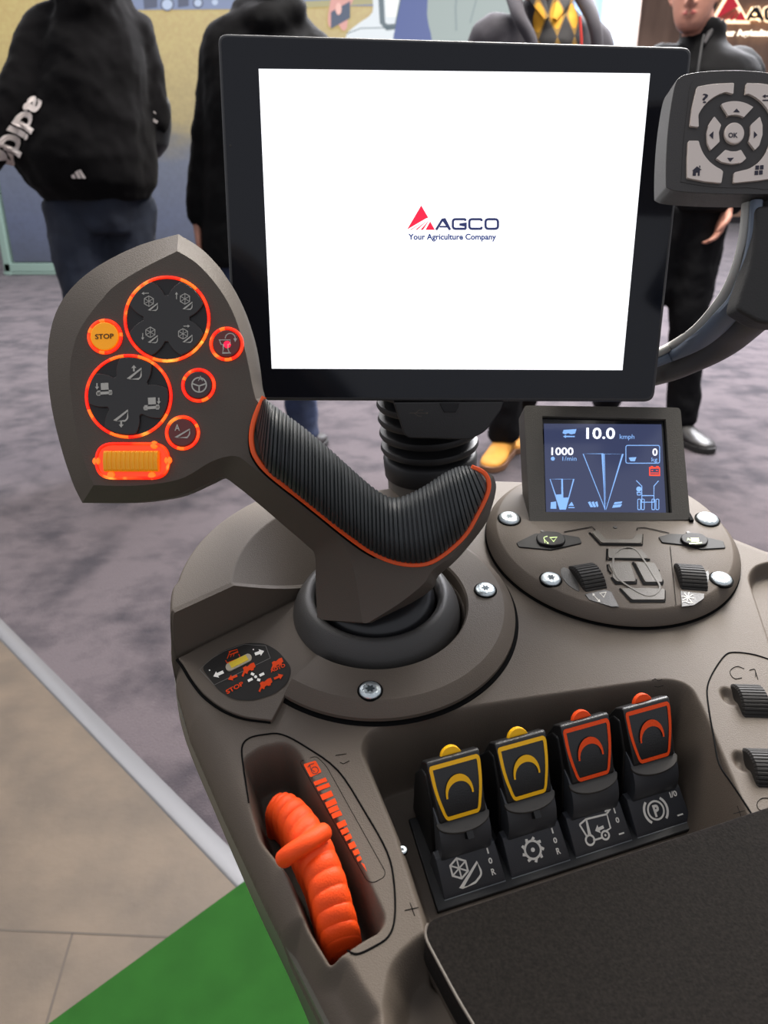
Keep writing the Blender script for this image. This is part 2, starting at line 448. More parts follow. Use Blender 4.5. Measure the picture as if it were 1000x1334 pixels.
# crisp front wall of the raised shoulder
Lw = math.hypot(WL2[0] - WL1[0], WL2[1] - WL1[1]); wn = ((WL1[1] - WL2[1]) / Lw, (WL2[0] - WL1[0]) / Lw)
ra_, rb_, rc_ = [], [], []
for k in range(91):
    t = .012 + (1.0 - .012) * k / 90; x0 = WL1[0] + (WL2[0] - WL1[0]) * t; y0 = WL1[1] + (WL2[1] - WL1[1]) * t
    hh = hz(x0 + wn[0] * .0035, y0 + wn[1] * .0035)
    ra_.append(cw(x0 - wn[0] * .0006, y0 - wn[1] * .0006, DZ - .003)); rb_.append(cw(x0 - wn[0] * .0002, y0 - wn[1] * .0002, DZ + hh - .0002)); rc_.append(cw(x0 + wn[0] * .0032, y0 + wn[1] * .0032, DZ + hh + .0003))
V, Fc = loft([ra_, rb_, rc_], caps=False, closed=False); mk('shoulder_wall', V, Fc, PL, c0, ang=40)
# ring plate around the joystick and the sunken pictogram sector, each its own moulding
rings = []
for k in range(121):
    a = math.radians(-126 + 196 * k / 120); c_, s_ = math.cos(a), math.sin(a)
    rings.append([cw(JX + c_ * r_, JY + s_ * r_, DZ + z_) for r_, z_ in ((.0600, -.004), (.0600, .0095), (.0612, .0110), (.0845, .0112), (.0862, .0102), (.0925, .0042), (.0925, .0016), (.0905, .0010), (.0905, -.004))])
V, Fc = loft(rings); mk('ring_plate', V, Fc, PL, c0, ang=28)
V, Fc = tube([cw(JX + .0928 * math.cos(math.radians(a)), JY + .0928 * math.sin(math.radians(a)), DZ + .0001) for a in range(-126, 72, 3)], (.0010, .0022), 8, ref=CN); mk('ring_gap_shade', V, Fc, GAP_SHADE, c0)  # black tube painting the shade under the ring plate's edge
secp = SP0([(232, 857), (239, 866), (250, 884), (266, 904), (290, 922), (318, 933), (354, 938)], 4) + [(378, 893), (388, 884), (396, 881), (430, 840), (410, 800), (414, 768)]
slab('pictogram_sector', secp, deck(.003), .004, PL, c0, bev=.0006)
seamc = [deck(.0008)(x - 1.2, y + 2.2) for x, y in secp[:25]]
V, Fc = tube(seamc, (.0009, .0013), 6, ref=CN); mk('sector_shadow', V, Fc, GAP_SHADE, c0)  # black tube painting the shadow below the sector's overhang
# pictogram sector
sp = deck(.0031)
o = decal('pictogram_panel', [fill(rounded([(262, 870), (290, 848), (320, 838), (344, 838), (362, 848), (380, 870), (375, 890), (358, 904), (330, 913), (305, 912), (285, 900)], 8))], sp, mat('label_film', rgb(44, 42, 40), .75, spec=.15), c0)
wl = [stroke([(260, 873), (279, 893)], .8), stroke([(279, 893), (352, 858)], .6), stroke([(352, 858), (346, 842)], .6), stroke([(260, 873), (275, 859), (292, 849), (318, 840), (346, 842)], .5)]
decal('panel_outline', wl, sp, mat('outline_print', rgb(105, 102, 98), .6), c0, .0005)
def arrow(x0, y0, x1, y1, w, hw, hl):
    a = Vector((x0, y0)); b = Vector((x1, y1)); t = (b - a).normalized(); n = Vector((-t.y, t.x)); c = b - t * hl
    return fill([tuple(a + n * w / 2), tuple(c + n * w / 2), tuple(c + n * hw / 2), tuple(b), tuple(c - n * hw / 2), tuple(c - n * w / 2), tuple(a - n * w / 2)])
decal('white_pictogram', [arrow(291, 876, 278, 882, 4, 9, 6), arrow(332, 853, 344, 849, 4, 9, 6), stroke([(338, 881), (344, 878)], 3.4), stroke([(323, 888), (329, 885)], 3.4), stroke([(327, 878), (331, 880)], 3.4), stroke([(335, 886), (339, 887)], 3.4), fill(circ(333, 882.5, 2, 10)), fill(circ(273, 874, 1, 8)), fill(circ(330, 847, 1, 8))], sp, WH, c0, .0006)
def combine_blob(x, y, s, rot, flip=1):
    P = [(-1, .35), (-.5, -.1), (-.45, -.45), (-.1, -.5), (.1, -.35), (.6, -.5), (1, -.45), (.95, .1), (.7, .15), (.6, .35), (.3, .3), (.2, .15), (-.1, .2), (-.3, .45), (-.5, .2), (-.9, .55)]
    return place(fill(P), x, y, s, s, rot)
ra = -.45
orr = [combine_blob(323, 873, 11, ra), combine_blob(360, 866, 10, ra), combine_blob(345, 893, 11, ra), arrow(309, 881, 297, 886, 3, 8, 6), arrow(357, 885, 369, 880, 3, 8, 6),
       text('STOP', (296, 905), (318, 893), 5.5, bold=.03), text('AUTO', (353, 877), (372, 869), 4.5, bold=.03),
       stroke([(294, 861), (296, 865), (313, 858), (311, 853)], 1.2), stroke([(296, 859), (299, 851), (302, 849)], 1), stroke([(298, 850), (309, 847), (310, 850), (299, 854)], 1.2), stroke([(300, 857), (302, 853)], .9), stroke([(304, 856), (305, 852)], .9)]
decal('orange_pictogram', orr, sp, ORP, c0, .0006)
pill = lambda x0, y0, x1, y1, w: fill(circ(0, 0, 1, 1)) 
def capsule(a, b, w, n=8):
    a = Vector(a); b = Vector(b); t = (b - a).normalized(); an = math.atan2(t.y, t.x)
    return [(b.x + w / 2 * math.cos(an - PI / 2 + PI * i / n), b.y + w / 2 * math.sin(an - PI / 2 + PI * i / n)) for i in range(n + 1)] + \
           [(a.x + w / 2 * math.cos(an + PI / 2 + PI * i / n), a.y + w / 2 * math.sin(an + PI / 2 + PI * i / n)) for i in range(n + 1)]
slab('indicator_window', capsule((299, 870), (323, 858), 10), sp, .001, mat('pale_plastic', rgb(170, 160, 140), .5), c0, lift=.001)
slab('indicator_lamp', [(298, 865), (320, 855), (324, 861), (302, 872)], sp, .001, mat('yellow_lamp', rgb(215, 185, 30), .4), c0, lift=.0013)
# joystick gaiter collar
gp = cw(JX, JY, DZ)
V, Fc = lathe(gp, CN, [(.0565, -.010), (.0565, .001), (.0550, .007), (.0515, .0135), (.0475, .018), (.0440, .0195), (.0415, .018), (.0405, .012), (.0400, -.004), (.02, -.008), (.001, -.008)], 72)
mk('gaiter_collar', V, Fc, mat('collar_plastic', rgb(58, 56, 54), .5, bump=.3, bscale=1500), c0, ang=60)

# thumbwheel: ribbed drum half sunk into the panel
YAW = math.radians(17.3)
def cdir(a): return (MC.to_3x3() @ Vector((math.cos(a), math.sin(a), 0))).normalized()
def wheel(name, P, rad, wid, parent, yaw=YAW, sink=.4, nr=40):
    ax = cdir(yaw); rings = []
    n = nr * 4
    v2 = CN.cross(ax)
    c = P - CN * rad * sink
    for s, k in ((-.5, .90), (-.44, 1), (.44, 1), (.5, .90)):
        ring = []
        for i in range(n):
            a = 2 * PI * i / n; rr = rad * k * (1 - (.035 if i % 4 == 0 else 0))
            ring.append(c + ax * wid * s + (v2 * math.cos(a) + CN * math.sin(a)) * rr)
        rings.append(ring)
    V, Fc = loft(rings)
    return mk(name, V, Fc, mat('wheel_plastic', rgb(40, 38, 36), .6, spec=.2), parent, ang=20)
for x, y in ((977, 913), (995, 1000)):
    P = on(x, y)
    wheel('thumbwheel', P, .0145, .0165, c0, yaw=math.radians(-2), sink=.5)
# ================================================================== JOYSTICK
def jt(x, y):
    t = ((x - 300) * 190 + (y - 600) * 200) / 76100; t = max(0, min(1.1, t)); return t * t * (3 - 2 * t) if t < 1 else 1
def jd(x, y): return .42 + .048 * jt(x, y)
base = cw(JX, JY, DZ + .005)
J = empty('joystick', base, 'large multi-function joystick with leaf-shaped button head, ribbed rubber grip and orange trim line', 'joystick')
V, Fc = lathe(cw(JX, JY, DZ), CN, [(.0402, -.006), (.0400, .008), (.0385, .016), (.034, .0215), (.024, .0235), (.012, .0235), (.001, .0235)], 56)
mk('rubber_gaiter', V, Fc, mat('gaiter_rubber', rgb(24, 24, 26), .3), J, ang=60)
segs = [
 [((232, 305), (231, 327)), ((262, 324), (256, 343)), ((290, 354), (281, 370)), ((312, 394), (302, 404)), ((327, 438), (316, 444)), ((334, 475), (324, 478)), ((337, 500), (328, 500)), ((342, 517), (333, 520))],
 [((342, 517), (333, 520)), ((380, 556), (372, 566)), ((430, 596), (425, 606)), ((480, 644), (478, 654)), ((515, 660), (515, 670)), ((545, 650), (547, 660)), ((575, 632), (578, 644)), ((605, 620), (606, 630)), ((630, 614), (626, 624)), ((643, 621), (636, 630))],
 [((643, 621), (636, 630)), ((646, 636), (638, 640)), ((640, 662), (633, 660)), ((630, 686), (622, 682)), ((596, 728), (590, 722)), ((571, 750), (563, 743)), ((562, 768), (552, 760)), ((527, 791), (520, 786)), ((488, 812), (480, 811))],
 [((488, 812), (480, 811)), ((450, 812), (476, 812)), ((413, 807), (472, 811))],
 [((413, 807), (472, 811)), ((411, 762), (461, 744)), ((410, 724), (446, 706)), ((400, 711), (425, 688)), ((370, 685), (398, 667)), ((335, 655), (360, 636)), ((308, 633), (327, 607)), ((290, 622), (306, 594)), ((272, 629), (276, 601)), ((236, 645), (240, 622)), ((200, 652), (205, 630)), ((165, 655), (165, 633)), ((107, 655), (122, 632))],
 [((107, 655), (122, 632)), ((95, 630), (112, 608)), ((80, 585), (101, 570)), ((67, 530), (93, 520)), ((62, 480), (91, 478)), ((65, 435), (100, 438)), ((76, 400), (115, 412)), ((97, 371), (131, 392)), ((130, 345), (150, 372)), ((180, 320), (187, 349)), ((232, 305), (231, 327))]]
O_ = []; I_ = []
for s in segs:
    a = spline([p[0] for p in s], 4); b = spline([p[1] for p in s], 4)
    O_ += a[:-1]; I_ += b[:-1]
cen = Vector((250, 520))
def jp(p, off): return CAM + ray(p.x, p.y) * (jd(p.x, p.y) + off)
r1 = [jp(i, 0) for i in I_]; r2 = [jp(o, .013 + .012 * jt(o.x, o.y)) for o in O_]
ctr = sum(r2, Vector()) / len(r2)
r3 = [p + F * .014 + (U * -.0) for p in r2]
inn = []
for i in range(len(O_)):
    d = (I_[i] - O_[i]); inn.append(O_[i] + d * .7)
r4 = [jp(p, .034 + .012 * jt(p.x, p.y)) for p in inn]
V, Fc = loft([r1, r2, r3, r4])
jb = mk('handle_body', V, Fc, PLH, J, bev=.0013, seg=3); jb.modifiers['bevel'].angle_limit = math.radians(22)
bm = bmesh.new(); bm.from_mesh(jb.data); bmesh.ops.triangulate(bm, faces=[f for f in bm.faces if len(f.verts) > 4]); bm.to_mesh(jb.data); bm.free()
# ribbed grip
TB = [((342, 516), (331, 556)), ((352, 524), (345, 608)), ((375, 541), (372, 632)), ((400, 560), (400, 655)), ((430, 585), (432, 681)), ((455, 608), (458, 700)), ((480, 630), (482, 717)), ((500, 644), (503, 727)), ((515, 648), (520, 732)),
      ((530, 644), (538, 734)), ((545, 637), (556, 732)), ((560, 628), (575, 722)), ((575, 618), (592, 708)), ((588, 611), (607, 692)), ((600, 607), (619, 671)), ((611, 607), (629, 651)), ((624, 612), (635, 634))]
NS = 24
T_ = spline([t for t, b in TB], NS); B_ = spline([b for t, b in TB], NS)
L = [0]
for i in range(1, len(T_)): L.append(L[-1] + ((T_[i] + B_[i]) / 2 - (T_[i - 1] + B_[i - 1]) / 2).length)
rings = []; NR = 28
for i in range(len(T_)):
    s = L[i] / L[-1]; m = (T_[i] + B_[i]) / 2
    ph = (L[i] / 6.3) % 1
    rib = .0 if ph < .72 else -.0011
    b = .0185 * min(1, (s / .10) ** .7 if s > 0 else 0) * min(1, ((1 - s) / .12) ** .5) + .001
    c = CAM + ray(m.x, m.y) * jd(m.x, m.y)
    a = (CAM + ray(T_[i].x, T_[i].y) * jd(m.x, m.y) - c)
    vd = -ray(m.x, m.y).normalized()
    ring = []
    al = a.length
    for k in range(NR):
        th = 2 * PI * k / NR
        ca = math.cos(th); sa = math.sin(th)
        bb = b if sa > 0 else b * .8
        ring.append(c + a * ((al + rib * .6) / al) * (abs(ca) ** .85 * (1 if ca > 0 else -1)) + vd * ((bb + rib) * (abs(sa) ** .85 * (1 if sa > 0 else -1))))
    rings.append(ring)
V, Fc = loft(rings)
mk('grip', V, Fc, RUB, J, ang=50)
ol = spline([(344, 517), (334, 538), (328, 560), (328, 580), (334, 597), (352, 618), (400, 656), (456, 701), (488, 722), (520, 734), (552, 735), (576, 724), (605, 698), (624, 666), (635, 642), (636, 626), (629, 615), (614, 608)], 6)
P = [CAM + ray(p.x, p.y) * (jd(p.x, p.y) - .0024) for p in ol]
V, Fc = tube(P, [(.0008, .0014)] * len(P), 8, ref=-F)
mk('orange_trim', V, Fc, ORT, J)
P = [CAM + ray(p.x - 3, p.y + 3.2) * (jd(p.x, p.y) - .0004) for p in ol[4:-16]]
V, Fc = tube(P, .0007, 6); mk('trim_gap', V, Fc, GAP_SHADE, J)
# buttons on the head
JP = Plane(D(200, 480, .42), -F)
GLOW = mat('red_light_ring', rgb(255, 52, 14), .3, emit=rgb(255, 40, 8), es=1.15)
nt = GLOW.node_tree; b = nt.nodes['Principled BSDF']; tc = nt.nodes.new('ShaderNodeTexCoord'); nz = nt.nodes.new('ShaderNodeTexNoise'); nz.inputs['Scale'].default_value = 85; nz.inputs['Detail'].default_value = 2
cr = nt.nodes.new('ShaderNodeValToRGB'); e = cr.color_ramp.elements; e[0].position = .40; e[0].color = rgb(232, 18, 6); e[1].position = .72; e[1].color = rgb(255, 190, 70); q = e.new(.56); q.color = rgb(255, 62, 16)
nt.links.new(tc.outputs['Object'], nz.inputs[0]); nt.links.new(nz.outputs['Fac'], cr.inputs[0]); nt.links.new(cr.outputs[0], b.inputs['Emission Color'])
GLOWH = mat('hot_light_spot', rgb(255, 110, 30), .3, emit=rgb(255, 92, 20), es=1.2)
KEYD = mat('dark_key', rgb(48, 46, 45), .42, spec=.5)
KEYB = mat('key_well', rgb(24, 23, 23), .5)
def jr(cx, cy, r, ry=None, lift=.0006, rad=.00085, name='light_ring', par=None, hot=()):
    P = [JP(x, y) + JP.n * lift for x, y in circ(cx, cy, r, 56, ry)]
    V, Fc = tube(P, rad, 8, ref=JP.n, loop=True)
    nseg = len(Fc) // 56; mi = []
    for i in range(56):
        a = 360 * i / 56
        hotf = any(abs((a - h + 180) % 360 - 180) < w for h, w in hot)
        mi += [1 if hotf else 0] * nseg
    return mk(name, V, Fc, [GLOW, GLOWH], par or J, mi=mi)
def pad(cx, cy, r, ry, rot, parent):
    pts = []
    for i in range(180):
        a = 2 * PI * i / 180; k = 1.0
        for q in range(4):
            d = abs((math.degrees(a) - rot - 90 * q + 180) % 360 - 180)
            if d < 21.5: k = min(k, .585 + .415 * (max(0, d - 4) / 17.5) ** .9)
        k = min(1, k)
        pts.append((cx + r * k * math.cos(a), cy - ry * k * math.sin(a)))
    return pts
def wedge(cx, cy, s, fl=0):
    return stroke(rounded([(cx - s, cy + s * .75), (cx + s * .95, cy - s * .8), (cx + s * .85, cy + s * .45), (cx + s * .5, cy + s * .75)], [0, 0, s * .4, 0]), s * .22, True)
def reel(cx, cy, r, w=.9):
    hx = [(cx + r * math.cos(PI / 6 + PI / 3 * i), cy + r * math.sin(PI / 6 + PI / 3 * i)) for i in range(6)]
    out = [stroke(hx, w, True)]
    for i in range(3): out.append(stroke([hx[i], hx[i + 3]], w * .8))
    return out
def arr(x0, y0, x1, y1, w=1, h=4): return arrow(x0, y0, x1, y1, w, h, h * .8)
def multikey(name, cx, cy, rx, ry, rot, hot, icons):
    k = slab(name, circ(cx, cy, rx - 2.5, 64, ry - 2.5), JP, .004, KEYB, J, lift=.0004)
    p = slab('key_cap', pad(cx, cy, rx - 3, ry - 3, rot, k), JP, .003, KEYD, k, bev=.0005, lift=.0019)
    for q in (0, 1):
        a0 = math.radians(rot + 90 * q + (0 if q else 0))
    jr(cx, cy, rx, ry, par=k, hot=hot)
    decal('key_symbol', icons, JP.up(.0019), GRY, k)
    return k
ic = reel(194, 392.5, 6.8) + [wedge(200, 400, 6)] + [arr(194, 382, 184.5, 382.5)] + reel(241, 389.5, 7) + [wedge(245, 398.5, 6)] + [arr(230, 390, 230, 380.5)] + \
     reel(196, 433, 6.8) + [wedge(200, 442, 6)] + [arr(186, 434, 186, 443)] + reel(238.5, 435, 6.8) + [wedge(245, 441.5, 6)] + [arr(239, 425, 247.5, 425)]
mk1 = multikey('reel_key', 217.8, 416, 54.5, 54.5, 90, [(300, 14), (20, 7), (100, 8), (200, 7)], ic)
V, Fc = lathe(JP(217.8, 416) + JP.n * .0015, JP.n, [(.0027, 0), (.0025, .0004), (.0016, .0002), (.0001, .0001)], 28); mk('centre_dimple', V, Fc, PLD, mk1)
def header(cx, cy, s, left):
    x = cx; k = -1 if left else 1
    return [fill([(x - .45 * s, cy - .55 * s), (x + .5 * s, cy - .6 * s), (x + .55 * s, cy + .25 * s), (x - .4 * s, cy + .3 * s)]), stroke([(x - s, cy + .75 * s), (x + s, cy + .6 * s)], .35 * s), fill([(x - .9 * s, cy + .4 * s), (x - .5 * s, cy + .35 * s), (x - .5 * s, cy + s), (x - .9 * s, cy + s)]),
            fill([(x + .55 * s, cy + .3 * s), (x + .95 * s, cy + .3 * s), (x + .95 * s, cy + .9 * s), (x + .55 * s, cy + .9 * s)]), arrow(x + k * .9 * s if not left else x - .9 * s, cy - .55 * s, x + k * .9 * s if not left else x - .9 * s, cy + .25 * s, .16 * s, .5 * s, .35 * s)]
ic = [wedge(176, 487, 9), arrow(174.5, 484, 174.5, 475.5, 2.2, 6.5, 4), wedge(158.5, 541.5, 9), arrow(158, 549, 158, 557, 2.2, 6.5, 4)] + header(136, 505, 10.5, True) + header(197.5, 524, 10.5, False)
multikey('header_key', 168, 516.5, 55, 53, 123, [(250, 12), (290, 8), (100, 12), (150, 6), (30, 6)], ic)
def roundkey(name, cx, cy, r, m, hot, icons, im, glow_center=False):
    k = slab(name, circ(cx, cy, r - 4.5, 40), JP, .004, m, J, bev=.0006, lift=.0018)
    jr(cx, cy, r - 1.7, par=k, hot=hot, rad=.0009)
    if glow_center:
        o = decal('status_lamp', [fill(circ(cx + .5, cy + .5, glow_center, 20))], JP.up(.0018), mat('status_lamp', rgb(255, 20, 60), .4, emit=rgb(255, 10, 50), es=1.6), k, .0002)
    decal('key_symbol', icons, JP.up(.0018), im, k, .0004)
    return k
DK = mat('black_print', rgb(30, 26, 10), .6)
KD2 = mat('smoked_key', rgb(70, 48, 50), .35)
KD3 = mat('red_lit_key', rgb(84, 44, 42), .35, emit=rgb(120, 16, 10), es=.12)
roundkey('stop_key', 137.2, 438.8, 22.7, YELK, [(200, 8), (350, 8), (95, 10), (260, 10)], [text('STOP', (124.2, 442), (148.5, 441), 6.6, bold=.025)], DK)
roundkey('unload_key', 295.4, 448.4, 22, KD3, [(80, 14), (250, 10)], [stroke([(285, 443), (300, 443), (300, 448), (297, 449), (297, 455), (299, 460)], 1.2), stroke([(286, 443), (288, 449), (291, 449), (291, 455), (290, 460), (301, 460)], 1.2),
          stroke(circ(300, 441, 6.5, 12, a0=PI, a1=2 * PI), 1.2), fill([(304, 441), (309, 441), (306.5, 446)])], GRY, 4.6)
roundkey('steering_key', 258.8, 502.2, 22, KD2, [(60, 14), (200, 6)], [stroke(circ(259.5, 501.5, 9.4, 28), 1.8, True), stroke([(251, 500), (259.5, 503), (268, 500)], 1.8), stroke([(259.5, 503), (259.5, 510)], 1.8), text('A', (258, 496.5), (264.5, 496.5), 7)], GRY)
roundkey('auto_height_key', 238, 564, 22.3, KD3, [(95, 14), (330, 7)], [text('A', (227.5, 561), (234.5, 561), 8.5, bold=.02), stroke(rounded([(229, 570), (247.5, 559), (247, 566), (244, 570)], [0, 0, 2, 0]), 1.6, True)], GRY)
k = slab('rocker_surround', rounded([(125, 576.5), (222, 576.5), (222, 625), (125, 625)], 24, 8), JP, .004, mat('orange_lens', rgb(255, 84, 26), .25, emit=rgb(255, 60, 14), es=.38, spec=.6), J, bev=.0012, lift=.0016)
P = [JP(x, y) + JP.n * .0018 for x, y in rounded([(127, 578.5), (220, 578.5), (220, 623), (127, 623)], 22, 8)]
V, Fc = tube(P, .0008, 8, ref=JP.n, loop=True); mk('light_ring', V, Fc, GLOW, k)
for hx, hy in ((199, 620), (146, 619), (202, 580), (220, 600), (127, 601)):
    V, Fc = lathe(JP(hx, hy) + JP.n * .0016, JP.n, [(.0022, 0), (.0018, .0008), (.0001, .0011)], 16); mk('hot_spot', V, Fc, GLOWH, k)
# knurled yellow rocker: ridged in x
rings = []
n = 96
for i in range(n + 1):
    x = 137.5 + 71.5 * i / n; hgt = .0042 + (.0005 if (i // 4) % 2 else 0)
    if i in (0, n): hgt = .002
    q = [(587.5, .001), (588, hgt * .75), (590, hgt), (601, hgt + .0009), (612, hgt), (614.5, hgt * .75), (615, .001)]
    rings.append([JP(x, y) + JP.n * z for y, z in q])
V, Fc = loft(rings, closed=True)
mk('rocker_key', V, Fc, mat('amber_rocker', rgb(235, 165, 25), .45, emit=rgb(240, 140, 10), es=.15), k, ang=30)

# ================================================================== TOUCHSCREEN MONITOR
Q = [(337, 90), (846, 96), (810, 482), (354, 480)]
rr = [ray(x, y) for x, y in Q]
# rectangle depths: d0 r0 - d1 r1 + d2 r2 - d3 r3 = 0 with d0 = 1
A = np.array([[-rr[1][i], rr[2][i], -rr[3][i]] for i in range(3)]); bvec = -np.array([rr[0][i] for i in range(3)])
dd = np.linalg.solve(A, bvec); dd = [1.0] + list(dd)
k = .250 / (rr[0] * dd[0] - rr[1] * dd[1]).length
c4 = [CAM + rr[i] * dd[i] * k for i in range(4)]
MP = three(c4[0], c4[1], c4[2])
print('monitor corners depth', [round(d * k, 4) for d in dd], 'h', (c4[0] - c4[3]).length, 'n', tuple(MP.n))
mb = (c4[2] + c4[3]) / 2
MON = empty('touchscreen_monitor', mb - U * .02, 'large black-framed touchscreen monitor showing a white start page with red triangle logo', 'monitor')
HOUS = mat('monitor_housing', rgb(58, 58, 60), .5, bump=.3, bscale=1500)
GLB = mat('glossy_bezel', rgb(16, 19, 28), .14, spec=.4)
out_px = rounded([(283, 43), (902, 61), (852, 524), (306, 522)], 13, 6)
h_ = slab('housing', out_px, MP, .017, HOUS, MON, bev=.0022, grow=0)
slab('rear_cover', rounded([(330, 80), (860, 95), (815, 490), (345, 490)], 20, 6), MP.up(-.017), .016, HOUS, MON, bev=.003, grow=-.1)
slab('bezel', rounded([(288, 48), (897, 66), (848, 519), (310, 517)], 10, 6), MP, .001, GLB, MON, lift=.0004)
sc = slab('screen', Q, MP, .0006, mat('white_screen', rgb(240, 240, 245), .2, emit=(1, 1, 1.0, 1), es=.83, spec=.3), MON, lift=.0008)
NAVY = mat('navy_logo', (.002, .002, .004, 1), .5, emit=rgb(40, 48, 92), es=1)
BLUL = mat('blue_logo', (.002, .002, .004, 1), .5, emit=rgb(16, 46, 110), es=1)
REDL = mat('red_logo', (.004, .001, .002, 1), .5, emit=rgb(226, 32, 66), es=1)
mp = MP.up(.0008)
def Lg(x, y): return (500 + x * .18, 250 + y * .18)
def logo(L, big=1):
    tri = []
    tri.append(fill([L(269, 98), L(320, 186), L(300, 194), L(167, 272)]))
    for a, b, c in (((196, 275), (186, 275), (318, 196)), ((240, 275), (226, 275), (322, 198)), ((282, 275), (264, 275), (328, 202))):
        tri.append(fill([L(*a), L(*b), L(*c)]))
    tri.append(fill([L(334, 214), L(368, 275), L(300, 275)]))
    return tri
decal('logo_triangle', logo(Lg), mp, REDL, sc)
def wide(s, L, x0, x1, y, h, bold=.02):
    V, Fc = glyphs(s, bold); a = L(x0, y); b = L(x1, y); u = L(x0, y - h)
    return [(a[0] + (b[0] - a[0]) * x + (u[0] - a[0]) * yy, a[1] + (b[1] - a[1]) * x + (u[1] - a[1]) * yy) for x, yy in V], Fc
def agco(L):
    """square wide sans capitals drawn as strokes"""
    w = 17; y0 = 190; y1 = 275; sh = []
    sq = lambda x0, x1: [L(*p) for p in rounded([(x0, y0 + w / 2), (x1, y0 + w / 2), (x1, y1 - w / 2), (x0, y1 - w / 2)], 22, 4)]
    S = lambda P, ww=w: stroke([L(*p) for p in P], ww * (L(1, 0)[0] - L(0, 0)[0]))
    sh.append(S([(377, 275), (424, 198), (432, 198), (478, 275)])); sh.append(S([(402, 252), (456, 252)], 13))
    sh.append(S(rounded([(590, 210), (586, 198), (498, 198), (498, 267), (590, 267), (590, 236), (545, 236)], [0, 10, 20, 20, 6, 0, 0], 4)))
    sh.append(S(rounded([(706, 212), (704, 198), (617, 198), (617, 267), (704, 267), (706, 252)], [0, 12, 20, 20, 12, 0], 4)))
    sh.append(stroke([L(*p) for p in rounded([(734, 198), (824, 198), (824, 267), (734, 267)], 22, 4)], w * (L(1, 0)[0] - L(0, 0)[0]), True))
    return sh
decal('logo_name', agco(Lg), mp, NAVY, sc)
decal('logo_slogan', [text('Your Agriculture Company', (531.5, 312), (646, 312), 7.6, bold=.03)], mp, BLUL, sc)
V, Fc = lathe(MP(300, 190) + MP.n * .0004, MP.n, [(.0008, 0), (.0006, .0002), (.0001, .0002)], 12); mk('light_sensor', V, Fc, PLD, MON)
# ================================================================== MONITOR MOUNT (bellows)
p0 = D(562, 640, .655); p1 = D(556, 505, .612)
# foot of the neck must reach the deck
MT = empty('monitor_mount', p0, 'black ribbed bellows neck holding the large monitor above the console', 'mount')
def nk(t): return p0.lerp(p1, t)
ax = (p1 - p0)
L_ = ax.length; ax.normalize()
prof = [(.0365, 0), (.0365, .018), (.036, .020)]
V, Fc = lathe(p0, ax, prof, 56); mk('collar', V, Fc, mat('collar_grey', rgb(96, 92, 86), .5), MT, ang=40)
prof = [(.0375, .019), (.0385, .020), (.0390, .034), (.037, .0365)]
zz = .0365
for i in range(7):
    prof += [(.031, zz + .001), (.031, zz + .0035), (.0395 + i * .0003, zz + .0055), (.0405 + i * .0003, zz + .0075), (.0395 + i * .0003, zz + .0105)]
    zz += .0125
V, Fc = lathe(p0, ax, prof, 64); mk('bellows', V, Fc, RUBB, MT, ang=50)
V, Fc = box(p0 + ax * (zz + .012), R * .09, MP.n * .03, ax * .07); 
bp = slab('mounting_plate', rounded([(470, 420), (680, 420), (680, 505), (470, 505)], 10), MP.up(-.036), .03, PLD, MT, bev=.003)
up_ = Plane(D(580, 545, .5585), MP.n)
uc = slab('port_cover', rounded([(512, 524), (656, 523), (652, 535), (632, 563), (612, 573), (532, 571), (526, 566)], [0, 0, 3, 8, 5, 5, 4]), up_, .016, mat('cover_plastic', rgb(44, 43, 43), .5, bump=.3, bscale=1500), MT, bev=.0012, lift=0)
decal('port_symbol', [stroke([(533, 538), (556, 538)], .8), stroke([(541, 538), (546, 534), (551, 534)], .8), stroke([(539, 538), (545, 542), (549, 542)], .8), fill(circ(556, 538, 1.3, 8))], up_, PLH, uc)
slab('cover_latch', [(572, 525), (598, 525), (596, 531), (593, 537), (578, 537), (575, 531)], up_, .002, BLK, uc, lift=.0008, bev=.0004)
# ================================================================== INSTRUMENT PANEL with small display
pc = cw(PXc, PYc, DZ)
IP = empty('instrument_panel', pc, 'round screwed-down panel with thumbwheels and rocker keys carrying the small colour display', 'instrument panel')
V, Fc = lathe(pc, CN, [(PR - .001, -.003), (PR - .001, .002), (PR + .001, .0026), (PR + .001, .0042), (PR - .0055, .0112), (PR - .0068, .0120), (.02, .0120), (.0001, .0120)], 160)
mk('base_plate', V, Fc, PL, IP, ang=50)
V, Fc = lathe(pc, CN, [(PR + .001, 0), (PR + .0018, .0006), (PR + .001, .0012)], 120); mk('base_gap', V, Fc, GAP_SHADE, IP)
pp = deck(.0120)
for i, (x, y, r) in enumerate([(663, 676, 14.5), (921, 677, 15), (717, 755, 14), (939, 755, 14.5)]):
    P = pp(x, y); screw('screw', P, CN, .92 * r * (P - CAM).dot(F) / 1000, IP, tw=i * .4)
# display pod
bl = pp(690, 680); br = pp(898, 680)
dtop = .604
PD = three(pp(690, 679), pp(898, 679), D(790, 530, dtop))
pod = rounded([(682, 528), (886, 531), (899, 677), (690, 681)], [6, 6, 4, 4], 4)
win = [(706, 542), (867, 546), (875, 668), (710, 667)]
PODM = mat('pod_plastic', rgb(86, 82, 75), .55, bump=.5, bscale=1500)
